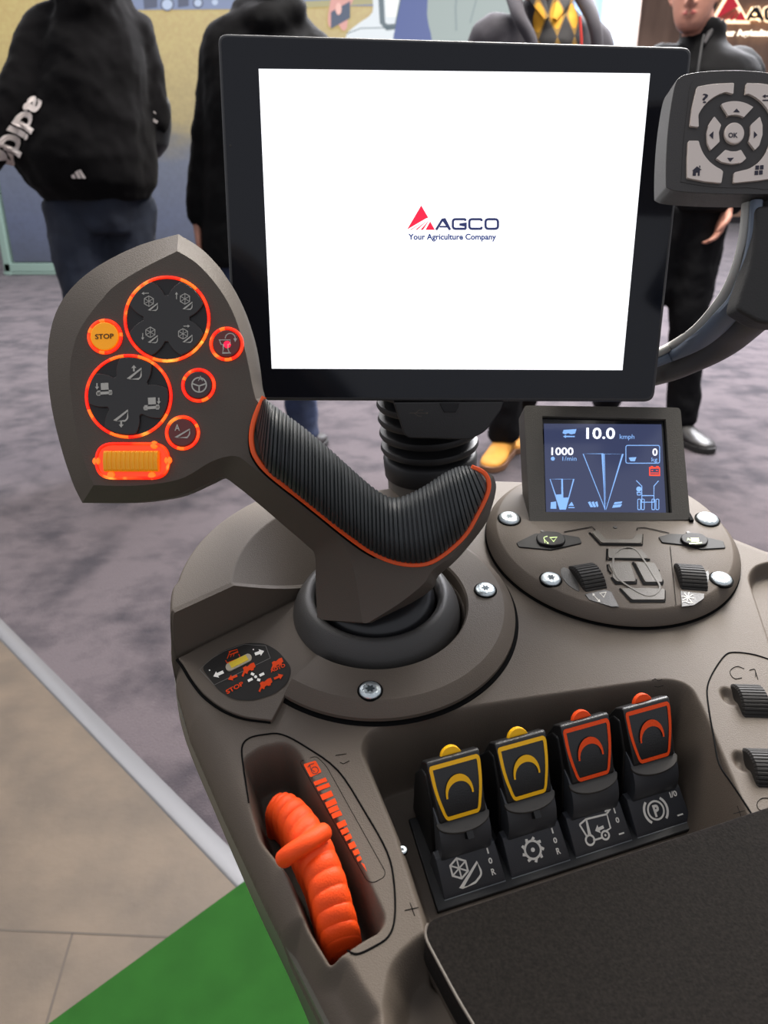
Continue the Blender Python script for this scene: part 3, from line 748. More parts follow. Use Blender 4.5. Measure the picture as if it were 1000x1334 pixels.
# frame with an opening: ring loft
def frame(name, outer, inner, pl, th, m, parent, rim=.0035, lift=0, back=.0):
    oc = [Vector(p) for p in outer]; n = len(oc)
    c = sum((Vector(p) for p in inner), Vector((0, 0))) / len(inner)
    def hit(d, poly):
        best = None
        for i in range(len(poly)):
            a = Vector(poly[i]) - c; b = Vector(poly[(i + 1) % len(poly)]) - c; e = b - a
            den = d.x * e.y - d.y * e.x
            if abs(den) < 1e-9: continue
            t = (a.x * e.y - a.y * e.x) / den; u = (a.x * d.y - a.y * d.x) / den
            if t > 0 and -1e-6 <= u <= 1 + 1e-6: best = t if best is None else min(best, t)
        return c + d * best
    dirs = [(p - c) for p in oc] + [(Vector(p) - c) for p in inner]
    dirs = sorted(dirs, key=lambda d: math.atan2(d.y, d.x))
    O2 = [hit(d, outer) for d in dirs]; I2 = [hit(d, inner) for d in dirs]
    n_ = pl.n
    A_ = [pl(p.x, p.y) for p in O2]; B_ = [pl(p.x, p.y) for p in I2]
    rings = [[p - n_ * th for p in A_], A_, B_, [p - n_ * rim for p in B_]]
    V, Fc = loft(rings, caps=False); V.extend([]); 
    k = len(A_); Fc.append(tuple(range(k)))
    return mk(name, V, Fc, m, parent, bev=.0012, seg=3)
f = frame('display_housing', pod, win, PD, .024, PODM, IP, rim=.0045)
scp = PD.up(-.0035)
ds = slab('display_screen', [(700, 536), (873, 540), (882, 676), (704, 674)], scp, .002, mat('display_glass', rgb(16, 16, 20), .08, spec=.6), IP)
Qs = [(708, 552), (861, 553), (867, 668), (711, 667)]
decal('display_image', [fill(Qs)], scp, mat('blue_grey_screen', rgb(26, 30, 44), .15, emit=rgb(52, 58, 86), es=.95, spec=.6), ds, .0003)
WE = mat('white_pixels', (.8, .8, .8, 1), .5, emit=rgb(235, 240, 255), es=1.0)
BE = mat('blue_pixels', (.2, .3, .5, 1), .5, emit=rgb(120, 165, 225), es=.9)
RE = mat('red_pixels', (.5, .05, .03, 1), .5, emit=rgb(250, 70, 40), es=1)
def s7(x, y): return (690 + x * .19, 530 + y * .19)
DG = [text('10.0', s7(385, 219), s7(582, 219), 14.6, bold=.02), text('1000', s7(146, 331), s7(297, 331), 10, bold=.018), text('0', s7(838, 335), s7(873, 335), 9.5, bold=.015)]
for g_, nm_ in zip(DG, ('speed_digits', 'revolution_digits', 'weight_digit')): decal(nm_, [g_], scp, WE, ds, .0006)
st_ = lambda P, w=1.1, c=False: stroke([s7(*p) for p in P], w, c)
fl_ = lambda P: fill([s7(*p) for p in P])
bl_ = [text('kmph', s7(614, 221), s7(714, 221), 6.2), text('1/min', s7(222, 371), s7(318, 371), 6), text('kg', s7(832, 376), s7(872, 376), 5.5),
       st_([(363, 323), (494, 323), (514, 705)], 1.1, True), st_([(508, 325), (635, 325), (520, 705)], 1.1, True), st_([(500, 320), (512, 705)], 1.0),
       st_(rounded([(656, 266), (887, 266), (887, 388), (656, 388)], 14), 1.0, True),
       st_([(137, 497), (218, 497), (218, 705), (207, 705)], .9, True), st_([(222, 497), (299, 497), (243, 705), (225, 705)], .9, True),
       fl_([(178, 603), (216, 601), (216, 705), (208, 705)]), fl_([(223, 625), (266, 622), (243, 705), (223, 705)]),
       fl_([(230, 160), (318, 154), (308, 185), (280, 190), (262, 182), (240, 190), (222, 182)]), st_([(240, 205), (306, 205)], 1.6), fl_([(226, 205), (246, 194), (246, 216)]),
       fl_(circ(156, 357, 14, 10)), fl_([(675, 350), (728, 346), (718, 374), (688, 374)]),
       fl_([(142, 655), (178, 650), (180, 700), (140, 700)]), fl_([(262, 680), (285, 652), (300, 680)]), st_([(262, 692), (304, 692)], 1.2),
       fl_([(396, 655), (412, 650), (432, 688), (414, 690)]), fl_([(420, 655), (436, 650), (452, 688), (436, 690)]), fl_([(444, 655), (460, 650), (468, 682), (458, 690)]),
       fl_([(580, 655), (632, 650), (624, 664), (572, 670)]), fl_([(570, 674), (630, 668), (618, 688), (562, 694)]),
       st_([(727, 506), (765, 545), (765, 610), (848, 610), (848, 545), (880, 508)], 1.0), st_([(765, 655), (850, 655)], 1), st_([(765, 610), (765, 655)], 1), st_([(848, 610), (848, 655)], 1),
       fl_(circ(745, 565, 18, 12)), st_([(732, 588), (758, 588), (755, 606), (736, 606)], 1, True)]
for x0 in (737, 762, 834, 862): bl_.append(st_(rounded([(x0, 634), (x0 + 20, 634), (x0 + 20, 706), (x0, 706)], 7), .9, True))
decal('display_graphics', bl_, scp, BE, ds, .0006)
decal('battery_warning', [st_([(819, 420), (886, 420), (886, 470), (819, 470)], 1.6, True), fl_([(826, 408), (842, 408), (842, 420), (826, 420)]), fl_([(864, 408), (880, 408), (880, 420), (864, 420)]), st_([(830, 438), (842, 438)], 1), st_([(862, 438), (874, 438)], 1), st_([(825, 455), (880, 455)], 1)], scp, RE, ds, .0006)
# rocker keys
def z3(x, y): return (660 + x * .32, 670 + y * .32)
KEYF = mat('rocker_black', rgb(26, 25, 24), .6, spec=.2)
GRN = mat('pale_green_print', rgb(190, 215, 130), .5, emit=rgb(190, 215, 130), es=.15)
for i, (o, dome, sym) in enumerate([
   ([(38, 118), (115, 80), (230, 85), (295, 96), (305, 120), (240, 135), (180, 148), (48, 136)], [(115, 95), (150, 78), (215, 82), (240, 110), (230, 132), (180, 140), (125, 128)], 0),
   ([(615, 95), (660, 82), (760, 84), (880, 112), (890, 140), (790, 146), (720, 128), (630, 118)], [(700, 100), (730, 84), (790, 88), (820, 112), (810, 134), (760, 140), (712, 124)], 1)]):
    P = rounded([z3(*p) for p in o], 1.5, 2)
    k = slab('rocker_key', P, pp, .002, KEYF, IP, bev=.0006, lift=.0009)
    slab('key_dome', rounded([z3(*p) for p in dome], 6, 4), pp, .002, KEYF, k, bev=.0011, lift=.0028)
    if sym == 0: g = [stroke([z3(150, 95), z3(155, 118)], .9), stroke([z3(165, 90), z3(150, 95)], .9), stroke([z3(175, 96), z3(204, 94), z3(190, 112)], 1, True), arr(*z3(150, 100), *z3(170, 122), .8, 3)]
    else: g = [fill([z3(748, 97), z3(780, 97), z3(782, 112), z3(750, 114)]), stroke([z3(742, 120), z3(793, 117)], 1.6), stroke([z3(734, 98), z3(744, 104)], 1), text('A', z3(732, 108), z3(746, 108), 3.5)]
    decal('key_symbol', g, pp.up(.0028), GRN, k)
# flat key tiles; black strokes paint the shadows in their gaps
def gap(P, w=2.2): return stroke([z3(*p) for p in P], w)
gaps = [gap([(232, 74), (345, 53), (360, 66)], 1.0), gap([(335, 76), (380, 124), (552, 126)], 2.2), gap([(552, 126), (553, 82)], .9), gap([(530, 58), (560, 56), (660, 78)], 1.0), gap([(530, 58), (528, 68)], 1.4),
        gap([(408, 142), (406, 188), (418, 186), (428, 181), (582, 187)], 2.6), gap([(408, 206), (412, 230), (424, 244)], 2.2), gap([(424, 258), (442, 282), (528, 282), (526, 266)], 2.6),
        gap([(512, 196), (556, 284), (636, 284)], 3.2), gap([(636, 284), (634, 268)], 1), gap([(458, 304), (504, 356), (644, 356)], 2.6), gap([(644, 356), (644, 312)], .9), gap([(664, 132), (688, 372)], .7), fill([z3(*p) for p in circ(617, 232, 5, 10)])]
decal('key_gap_shade', gaps, pp, GAP_SHADE, IP, .0005)
tiles = [[(345, 76), (385, 118), (548, 120), (552, 84), (526, 82), (510, 104), (402, 104), (368, 66)], [(412, 142), (412, 180), (575, 182), (560, 160), (545, 146)], [(412, 200), (430, 238), (428, 256), (446, 276), (524, 276), (500, 196)], [(520, 196), (562, 278), (634, 278), (622, 240), (600, 200)], [(464, 304), (508, 350), (642, 350), (642, 306), (560, 302)]]
TL = mat('tile_plastic', rgb(80, 74, 65), .6, bump=.4, bscale=1500)
for t in tiles: slab('key_tile', rounded([z3(*p) for p in t], 2, 2), pp, .001, TL, IP, bev=.0003, lift=.0007)
# oval finger guide around the key field
ov = [z3(x, y) for x, y in SP([(430, 220), (438, 165), (480, 138), (520, 145), (550, 180), (600, 260), (622, 300), (600, 330), (560, 332), (500, 300), (450, 262), (430, 220)], 6)]
P = [pp(x, y) + CN * .0007 for x, y in ov]
V, Fc = tube(P, (.0004, .0008), 6, ref=CN, loop=False); mk('finger_guide', V, Fc, TL, IP)
for (x, y) in ((145, 70), (440, 54), (738, 75)):
    q = z3(x, y); V, Fc = lathe(pp(*q), CN, [(.0016, 0), (.0014, .0005), (.0001, .0006)], 14); mk('indicator_dot', V, Fc, PLD, IP)
for s, (x, y) in enumerate([(765, 752), (899, 752)]):
    yw = math.radians(14 if s == 0 else -6)
    wheel('thumbwheel', pp(x, y), .0175, .0175 if s == 0 else .0185, IP, yaw=yw, sink=.62)
sc0 = [z3(*p) for p in SP([(218, 226), (232, 216), (262, 232), (285, 270), (296, 312), (276, 308), (242, 282), (220, 250), (218, 226)], 5)][:-1]
slab('wheel_scoop', sc0, pp, .002, PLD, IP, bev=.0005, lift=.0003)
sc0 = [z3(*p) for p in SP([(806, 236), (820, 232), (822, 262), (810, 300), (800, 312), (804, 270), (806, 236)], 5)][:-1]
slab('wheel_scoop', sc0, pp, .002, PLD, IP, bev=.0005, lift=.0003)
l1 = slab('wheel_label', [z3(*p) for p in [(318, 328), (396, 310), (424, 318), (455, 378), (425, 378), (335, 350)]], pp, .0008, PLD, IP, lift=.0006)
decal('label_symbol', [arr(*z3(362, 340), *z3(348, 322), 1, 4), arr(*z3(362, 340), *z3(380, 358), 1, 4), stroke([z3(378, 322), z3(404, 318), z3(394, 338)], .9, True)], pp.up(.0006), GRY, l1)
l2 = slab('wheel_label', [z3(*p) for p in [(706, 314), (802, 326), (800, 345), (760, 372), (712, 378)]], pp, .0008, PLD, IP, lift=.0006)
st8 = []
for i in range(4):
    a = PI / 4 * i + .2; st8.append(stroke([z3(736 + 26 * math.cos(a), 338 + 22 * math.sin(a)), z3(736 - 26 * math.cos(a), 338 - 22 * math.sin(a))], 1.1))
st8.append(stroke([z3(712, 358), z3(725, 354), z3(740, 362), z3(758, 360)], 1))
decal('label_symbol', st8, pp.up(.0006), GRY, l2)
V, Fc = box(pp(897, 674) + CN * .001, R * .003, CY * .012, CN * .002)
mk('pod_gap', V, Fc, GAP_SHADE, IP)

# ================================================================== KEYPAD + GRAB HANDLE
KP = Plane(D(950, 180, .455), -F)
GH = empty('grab_handle', D(985, 460, .47), 'curved dark grab handle with silver inlay to the right of the big monitor', 'handle')
path = spline([(1016, 230, .475), (1014, 300, .475), (1003, 360, .482), (980, 408, .50), (942, 440, .54), (900, 463, .575), (858, 479, .60), (800, 490, .60), (740, 495, .60)], 6)
Pt = [D(p.x, p.y, p.z) for p in path]
rad = [.0175 - .0045 * min(1, i / 30) for i in range(len(Pt))]
V, Fc = tube(Pt, [(r * .8, r) for r in rad], 20, ref=-F)
mk('handle_arm', V, Fc, mat('arm_plastic', rgb(62, 60, 58), .45, bump=.3, bscale=1500), GH)
SIL = mat('silver_inlay', rgb(168, 166, 160), .45, metal=.15)
BSI = mat('blue_grey_inlay', rgb(92, 102, 116), .45, metal=.1)
def ribbon(name, pxs, hw, m, d0, dep):
    P = spline([(x, y, w) for x, y, w in pxs], 6)
    pts = [D(p.x, p.y, d0(p)) for p in P]
    V, Fc = tube(pts, [(.0035, p.z * .00062 * hw) for p in P], 12, ref=-F); return mk(name, V, Fc, m, GH)
rb = [(974, 255, 5.5), (971, 300, 6), (964, 340, 7), (951, 378, 9), (930, 408, 9), (905, 432, 7), (880, 448, 6), (850, 463, 5), (820, 476, 4)]
dz_ = lambda p: .462 + (.52 - .482) * 0 + .120 * max(0, min(1, (985 - p.x) / 110)) ** 1.25 * .95
ribbon('silver_inlay', rb, 1, SIL, dz_, 0)
rb = [(985, 262, 6), (981, 310, 6), (973, 350, 7), (960, 388, 9), (945, 412, 13), (920, 437, 12), (890, 456, 8), (860, 470, 6), (820, 485, 5)]
ribbon('blue_grey_inlay', rb, 1, BSI, lambda p: dz_(p) + .001, 0)
gpz = rounded([(985, 268), (1050, 262), (1050, 400), (1018, 424), (989, 420), (958, 402), (962, 385), (976, 345), (984, 300)], 8, 4)
slab('grip_pad', gpz, Plane(D(990, 350, .458), -F), .016, mat('grip_pad_rubber', rgb(38, 36, 34), .6, bump=.5, bscale=900), GH, bev=.004)
KB = empty('keypad', D(950, 262, .48), 'small dark keypad with eight pale grey navigation keys around an OK button', 'keypad')
kx = lambda x, y: (860 + x * .14, 85 + y * .14)
sym = [(300, 70), (500, 50), (700, 45), (850, 52), (1000, 68), (1150, 100), (1195, 190), (1215, 400), (1210, 700), (1180, 1000), (1140, 1150), (1060, 1195), (800, 1200), (500, 1195), (180, 1175), (70, 1145), (50, 1090), (55, 800), (80, 500), (130, 200), (180, 110)]
slab('keypad_housing', [(p.x, p.y) for p in spline([kx(*p) for p in sym], 4, True)], KP, .02, mat('keypad_plastic', rgb(60, 57, 55), .5, bump=.4, bscale=1500), KB, bev=.005, seg=4)
slab('keypad_well', [(p.x, p.y) for p in spline([kx(*p) for p in [(300, 150), (500, 120), (720, 115), (1000, 140), (1130, 180), (1160, 600), (1100, 1110), (800, 1140), (500, 1135), (210, 1090), (195, 1050), (215, 700), (250, 400)]], 4, True)], KP, .003, mat('well_plastic', rgb(58, 55, 53), .5), KB, bev=.0006, lift=.0003)
KEY = mat('pale_key', rgb(225, 211, 200), .28, spec=.6, coat=.3)
KS = mat('navy_print', rgb(38, 34, 52), .5)
cx, cy = 675, 650
def arcp(r, a0, a1, n=14, sq=1.06): return [(cx + r * math.cos(math.radians(a0 + (a1 - a0) * i / n)), cy + r * sq * math.sin(math.radians(a0 + (a1 - a0) * i / n))) for i in range(n + 1)]
def key(pts, r=18, nm='key'):
    P = rounded([kx(*p) for p in pts], r * .14, 3)
    return slab(nm, P, KP, .003, KEY, KB, bev=.0007, lift=.002)
keys = []
k = key([(330, 215), (480, 190), (672, 180), (665, 285)] + arcp(372, 258, 206, 10) + [(345, 590), (262, 580), (285, 400)], 14); decal('key_symbol', [text('?', kx(388, 352), kx(442, 352), 12.5, bold=.01)], KP.up(.002), KS, k)
k = key([(785, 182), (920, 186), (1095, 215), (1110, 420), (1120, 590), (1010, 592)] + arcp(372, -24, -70, 10) + [(775, 290)], 14); decal('key_symbol', [stroke([kx(960, 288), kx(1030, 288)], 1.6), fill([kx(945, 290), kx(975, 272), kx(975, 308)]), stroke([kx(948, 328), kx(1040, 328)], 1.8)], KP.up(.002), KS, k)
k = key([(248, 715), (345, 715)] + arcp(335, 165, 112, 10)[0:] + [(572, 1000), (555, 1110), (400, 1095), (238, 1062), (238, 900)], 14)
decal('key_symbol', [fill([kx(297, 1030), kx(302, 985), kx(292, 985), kx(338, 942), kx(382, 975), kx(366, 978), kx(362, 1030), kx(345, 1030), kx(347, 1000), kx(330, 1000), kx(328, 1030)]), stroke([kx(364, 955), kx(364, 935)], 1.4)], KP.up(.002), KS, k)
k = key([(665, 1108), (672, 1010)] + arcp(335, 68, 15, 10) + [(1105, 715), (1100, 900), (1060, 1060), (900, 1085)], 14)
decal('key_symbol', [fill([kx(a, b), kx(a + 34, b - 2), kx(a + 32, b + 38), kx(a - 2, b + 40)]) for a, b in ((882, 935), (924, 932), (874, 984), (916, 980))], KP.up(.002), KS, k)
DKS = [((260, 300), (568, 400), 'u'), ]
k = key([(565, 405)] + arcp(300, 240, 300, 10, 1.0)[1:-1] + [(850, 405), (770, 490)] + arcp(175, 300, 245, 6, 1.0) + [(620, 490)], 10, 'arrow_key'); decal('key_symbol', [fill([kx(675, 438), kx(737, 440), kx(707, 404)])], KP.up(.002), KS, k)
k = key([(505, 880), (590, 800), (640, 815), (690, 815), (735, 800), (785, 880), (740, 920), (650, 932), (560, 915)], 10, 'arrow_key'); decal('key_symbol', [fill([kx(618, 864), kx(682, 862), kx(648, 900)])], KP.up(.002), KS, k)
k = key([(488, 490), (552, 570), (530, 640), (538, 725), (455, 805), (425, 740), (420, 640), (440, 560)], 10, 'arrow_key'); decal('key_symbol', [fill([kx(452, 652), kx(492, 615), kx(488, 690)])], KP.up(.002), KS, k)
k = key([(910, 492), (935, 570), (935, 660), (905, 760), (865, 802), (805, 725), (825, 660), (825, 570)], 10, 'arrow_key'); decal('key_symbol', [fill([kx(900, 650), kx(868, 614), kx(866, 684)])], KP.up(.002), KS, k)
k = slab('ok_key', [kx(*p) for p in circ(673, 648, 92, 32, 100)], KP, .003, KEY, KB, bev=.0009, lift=.0026); decal('key_symbol', [text('OK', kx(630, 674), kx(718, 674), 6.4, bold=.03)], KP.up(.0026), KS, k)
# ================================================================== ROCKER SWITCHES
rowA = Vector((.0400, .2456)); rowB = Vector((.1530, .2815))
YW2 = math.atan2(rowB.y - rowA.y, rowB.x - rowA.x)
ROT2 = (MC.to_3x3() @ Matrix.Rotation(YW2, 3, 'Z')).to_euler()
CAPM = mat('switch_cap_black', rgb(26, 25, 25), .35, bump=.2, bscale=1500)
SIDE = mat('switch_side_black', rgb(14, 14, 15), .5)
DRUM = mat('switch_drum', rgb(62, 64, 68), .42)
LIP = mat('switch_lip', rgb(58, 55, 51), .5)
LBLM = mat('switch_label_plate', rgb(58, 60, 65), .4, bump=.2, bscale=1500)
LBE = mat('label_edge', rgb(96, 100, 102), .4)
def profile_x(name, prof, w0, m, parent, wf=None, bev=0, x0=0):
    """side profile (v, z) extruded across the switch; wf(z) gives the half width"""
    L = [Vector((x0 - (wf(v, z) if wf else w0), v, z)) for v, z in prof]; Rr = [Vector((x0 + (wf(v, z) if wf else w0), v, z)) for v, z in prof]
    V, Fc = prism(L, Rr)
    return mk(name, V, Fc, m, parent, bev=bev)
FT = Vector((0, .0095, .0135)); FB = Vector((0, -.0085, -.0145))
FN = Vector((0, -(FT.z - FB.z), FT.y - FB.y)).normalized()
def face(u, t, l=.0003):
    """u -1..1 across, t 0..1 down the cap face"""
    hw = .0150 - .0036 * t
    p = FT.lerp(FB, t)
    if t < .10:
        k = (.10 - t) / .10; p = p + Vector((0, .0006, .0001)) * k
    return p + Vector((u * hw, 0, 0)) + FN * l
def make_switch(i, colm, label, group, syms):
    loc = rowA.lerp(rowB, i / 3); r = empty('rocker_switch', cw(loc.x, loc.y, DZ + SWZ), label, 'switch', group, rot=ROT2, local=True)
    bpy.context.view_layer.update()
    hwf = lambda v, z: .0152 - max(0, (FT.z - z)) * .06 if v < .012 else .0156
    cap = profile_x('switch_cap', [(.0091, .0128), (.0101, .0134), (.0118, .0128), (.0165, .0075), (.021, -.006), (.021, -.030), (-.004, -.030), (-.0086, -.0148)], .0145, CAPM, r, wf=hwf, bev=.0011)
    sd_ = profile_x('switch_housing', [(.010, .004), (.016, .002), (.025, -.014), (.026, -.0505), (-.010, -.0505), (-.006, -.034), (.000, -.012)], .0160, SIDE, r, bev=.0015)
    # coloured frame line on the cap
    P = []
    fr = rounded([(-.93, .09), (.93, .09), (.98, .55), (.82, .97), (-.82, .97), (-.98, .55)], [.05, .1, .3, .12, .12, .3], 6)
    V = []; 
    Vv, Ff = stroke([(x, y * 2) for x, y in fr], .13, True)
    fm = mk('colour_frame', [face(x, y / 2, .0003) for x, y in Vv], Ff, colm, cap, clean=False)
    V2, F2 = fill([(-.93, .02), (-.5, .0), (.5, .0), (.93, .02), (.93, .09), (.5, .075), (-.5, .075), (-.93, .09)])
    a0 = [(x, y) for x, y in circ(0, .56, .62, 16, .30, PI, 2 * PI)]; a1 = [(x, y) for x, y in circ(0, .50, .50, 16, .13, 2 * PI, PI)]
    top = [( .62 * math.cos(PI + PI * k / 20), .64 + .36 * math.sin(PI + PI * k / 20)) for k in range(21)]
    bot = [( .54 * math.cos(2 * PI - PI * k / 20), .64 + .24 * math.sin(2 * PI - PI * k / 20)) for k in range(21)]
    mk('raised_arch', [face(x, y, .0008) for x, y in top + bot], [tuple(range(42))], colm, cap, clean=False)
    V, Fc = lathe((0, .0128, .0098), (0, -1, .6), [(.0001, -.0016), (.0060, -.0016), (.0060, .0014), (.0001, .0014)], 28)
    mk('colour_tab', V, Fc, colm, cap, bev=.0004)
    # crescent lip
    n = 20
    out = [Vector((-.0152, -.0080, -.0155))] + [Vector((.0152 * math.cos(PI + PI * k / n), -.0085 - .0068 * math.sin(PI * k / n), -.0165 - .0015 * math.sin(PI * k / n))) for k in range(n + 1)] + [Vector((.0152, -.0080, -.0155))]
    nn = Vector((0, -.25, 1)).normalized()
    V, Fc = prism(out, [p - nn * .0022 for p in out]); mk('switch_lip', V, Fc, LIP, r, bev=.0005)
    # drum below the lip
    V, Fc = lathe((-.0135, .006, -.034), (1, 0, 0), [(.0001, -.001), (.0225, -.001), (.0228, 0), (.0228, .027), (.0225, .028), (.0001, .028)], 72)
    dr = mk('switch_drum', V, Fc, DRUM, r)
    if i < 2: V, Fc = box((.001, -.0130, -.0235), (.0036, 0, 0), (0, .005, .003), (0, -.006, .009)); mk('drum_notch', V, Fc, SIDE, dr)
    # label plate
    lp = [(-.0150, -.0370), (-.0295, -.0478), (-.0312, -.0500), (-.0305, -.0540), (-.008, -.0540), (-.010, -.0375)]
    pl_ = profile_x('label_plate', lp, .0158, LBLM, r, wf=lambda v, z: .0174 + (-.0370 - z) * .05, bev=.0006)
    V, Fc = box((0, -.0310, -.0508), (.0362, 0, 0), (0, .0016, 0), (0, 0, .0018)); mk('label_edge', V, Fc, LBE, pl_, bev=.0004)
    A0 = Vector((0, -.0150, -.0370)); B0 = Vector((0, -.0295, -.0478)); n3 = Vector((0, -(A0.z - B0.z), A0.y - B0.y)).normalized()
    def lf(x, y): return A0.lerp(B0, y) + Vector((x * .0172, 0, 0)) + n3 * .0003
    asp = (B0 - A0).length / .0172
    sh = []
    for s in syms:
        V, Fc = s; sh.append(([(x, y / asp) for x, y in V], Fc))
    decal('label_symbol', sh, lf, WH, pl_)
    return r
SWZ = 0
bm_ = rowA.lerp(rowB, .5); sbase = empty('tmp', (0, 0, 0), local=True)
BB = MC @ Matrix.Translation((bm_.x, bm_.y, DZ)) @ Matrix.Rotation(YW2, 4, 'Z')
V, Fc = prism([BB @ Vector(p) for p in ((-.083, -.036, -.0500), (.083, -.036, -.0500), (.080, .020, -.0500), (-.080, .020, -.0500))], [BB @ Vector(p) for p in ((-.083, -.036, -.056), (.083, -.036, -.056), (.080, .020, -.056), (-.080, .020, -.056))])
bpy.data.objects.remove(sbase)
mk('switch_carrier', V, Fc, SIDE, c0, bev=.001)
# symbols in units: x -1..1, y 0..asp(=1.16)
def T3(s, x, y, h, w, bold=.03): return text(s, (x, y + h), (x + w, y + h), h, bold)
hexs = [(-.35 + .3 * math.cos(PI / 6 + PI / 3 * k) * 1, .45 + .3 * math.sin(PI / 6 + PI / 3 * k)) for k in range(6)]
sy0 = [stroke(hexs, .06, True)] + [stroke([hexs[k], hexs[k + 3]], .05) for k in range(3)] + [stroke(rounded([(-.45, 1.02), (.28, .42), (.33, .80), (.05, .98)], [0, 0, .12, .05]), .065, True), T3('I', .68, .12, .17, .05), T3('0', .64, .42, .17, .13), T3('R', .64, .74, .19, .14)]
gear = []
for k in range(9):
    a = 2 * PI * k / 9; gear.append(stroke([(-.12 + .27 * math.cos(a), .58 + .27 * math.sin(a)), (-.12 + .38 * math.cos(a + .22), .58 + .38 * math.sin(a + .22))], .09))
sy1 = [stroke(circ(-.12, .58, .27, 28), .07, True), fill(circ(-.12, .58, .07, 12)), T3('I', .68, .12, .17, .05), T3('0', .64, .42, .17, .13), T3('R', .64, .74, .19, .14)] + gear
sy2 = [stroke([(-.62, .28), (-.35, .18), (.42, .22), (.40, .66), (.24, .70)], .06), stroke([(-.62, .28), (-.50, .66), (-.38, .66), (-.34, .2)], .06), stroke([(.40, .22), (.56, .12), (.38, .12)], .07), stroke([(-.32, .86), (.02, .86)], .06),
       stroke(circ(-.42, .82, .15, 20), .065, True), stroke(circ(.15, .82, .13, 18), .065, True), fill(circ(.15, .82, .04, 8)), arrow(.18, .56, -.16, .60, .10, .28, .16), T3('I', .70, .10, .17, .05), T3('0', .66, .40, .17, .13), stroke([(.62, .92), (.82, .92)], .05)]
sy3 = [stroke(circ(-.12, .56, .29, 32), .065, True), T3('P', -.21, .38, .36, .22, .05), stroke(circ(-.12, .56, .43, 12, a0=PI * .72, a1=PI * 1.28), .085), stroke(circ(-.12, .56, .43, 12, a0=-PI * .28, a1=PI * .28), .085), T3('I/0', .55, .14, .18, .28), stroke([(.58, .92), (.80, .92)], .05)]
grp = 'rocker switches in the front recess'
make_switch(0, YEL, 'yellow-trimmed black rocker switch with reel and knife symbol on its label', grp, sy0)
make_switch(1, YEL, 'yellow-trimmed black rocker switch with toothed gear symbol on its label', grp, sy1)
make_switch(2, ORG, 'orange-trimmed black rocker switch with harvester symbol on its label', grp, sy2)
make_switch(3, ORG, 'orange-trimmed black rocker switch with circled P symbol on its label', grp, sy3)

# ================================================================== ORANGE LEVER
LV = empty('throttle_lever', cw(-.035, .225, DZ - .034), 'bright orange ribbed hand lever with crosswise knob in the left recess', 'lever')
st = [(345, 1052, 366, 1028, -.010), (354, 1050, 378, 1028, -.001), (364, 1060, 393, 1036, .004), (375, 1080, 408, 1052, .007), (384, 1100, 421, 1071, .009), (392, 1116, 432, 1090, .010), (398, 1132, 440, 1110, .009), (403, 1150, 448, 1130, .007),
      (408, 1170, 454, 1151, .004), (413, 1190, 460, 1173, .000), (418, 1210, 466, 1195, -.005), (424, 1228, 470, 1214, -.011), (431, 1242, 471, 1228, -.020)]
S3 = []
for xl, yl, xr, yr, z in st:
    a = con(xl, yl, z); b = con(xr, yr, z); S3.append((Vector((a[0], a[1], DZ + z)), Vector((b[0], b[1], DZ + z))))
NL = 16
la = spline([s[0] for s in S3], NL); lb = spline([s[1] for s in S3], NL)
arc = [0]
for i in range(1, len(la)): arc.append(arc[-1] + ((la[i] + lb[i]) / 2 - (la[i - 1] + lb[i - 1]) / 2).length)
rings = []
for i in range(len(la)):
    w = (.00075 * math.cos(2 * PI * arc[i] / .0078)); s = abs(math.cos(PI * arc[i] / .0078)); w = .0015 * s ** .6 - .0009
    a, b = la[i], lb[i]; ln = (b - a).length; e = (b - a) / ln
    q = []
    for f_, z_, kk in ((-.0015, -.030, 0), (-.0012, -.012, .4), (-.0005, -.0055, .8), (.0012, -.0022, 1), (.0040, -.0003, 1), (ln * .5, .0006, 1), (ln - .0040, -.0003, 1), (ln - .0012, -.0022, 1), (ln, -.0055, .8), (ln + .0004, -.012, .4), (ln + .0006, -.030, 0)):
        p = a + e * f_; sg = -1 if f_ < ln / 2 else 1
        q.append(cw(*(p + Vector((0, 0, z_ + w * kk)) + (e * sg * w * .2 if kk < .9 else Vector()))))
    rings.append(q)
V, Fc = loft(rings); mk('ribbed_lever', V, Fc, ORG, LV, ang=60)
kp = [(368, 1120, .002), (373, 1116, .007), (381, 1110, .011), (400, 1098, .0145), (417, 1087, .0135), (424, 1082, .0110)]
P = []
for x, y, z in kp:
    a = con(x, y, z); P.append(Vector((a[0], a[1], DZ + z)))
P = [cw(*p) for p in spline(P, 5)]
n = len(P); rad = [.0045 * min(1, (.35 + 1.6 * min(i, n - 1 - i) / 5)) for i in range(n)]
V, Fc = tube(P, rad, 16); mk('cross_knob', V, Fc, ORG, LV, ang=60)

# ================================================================== ARMREST
AR = empty('armrest', cw(.2, .12, DZ - .04), 'dark speckled padded armrest at the front right corner of the console', 'armrest')
FAB = mat('armrest_fabric', rgb(23, 20, 18), .9, spec=.12, bump=.4, bscale=900, var=.35, vscale=700)
ap = deck(.012)
pad_px = rounded([(543, 1203), (1010, 1048), (1300, 961), (1600, 1450), (900, 1700), (625, 1356)], [34, 5, 5, 5, 5, 100], 10)
slab('armrest_pad', pad_px, ap, .022, FAB, AR, bev=.006, seg=5)
rimp = [ap(x, y) + CN * .0003 for x, y in pad_px[-11:] + pad_px[:7]]
V, Fc = tube(rimp, .0006, 8, ref=CN); mk('pad_rim', V, Fc, mat('rim_plastic', rgb(92, 84, 76), .5), AR)
slab('armrest_tray', rounded([(541, 1214), (1010, 1064), (1300, 974), (1590, 1450), (900, 1700), (618, 1362)], [36, 5, 5, 5, 5, 100], 10), deck(-.006), .036, PL, AR, bev=.005)
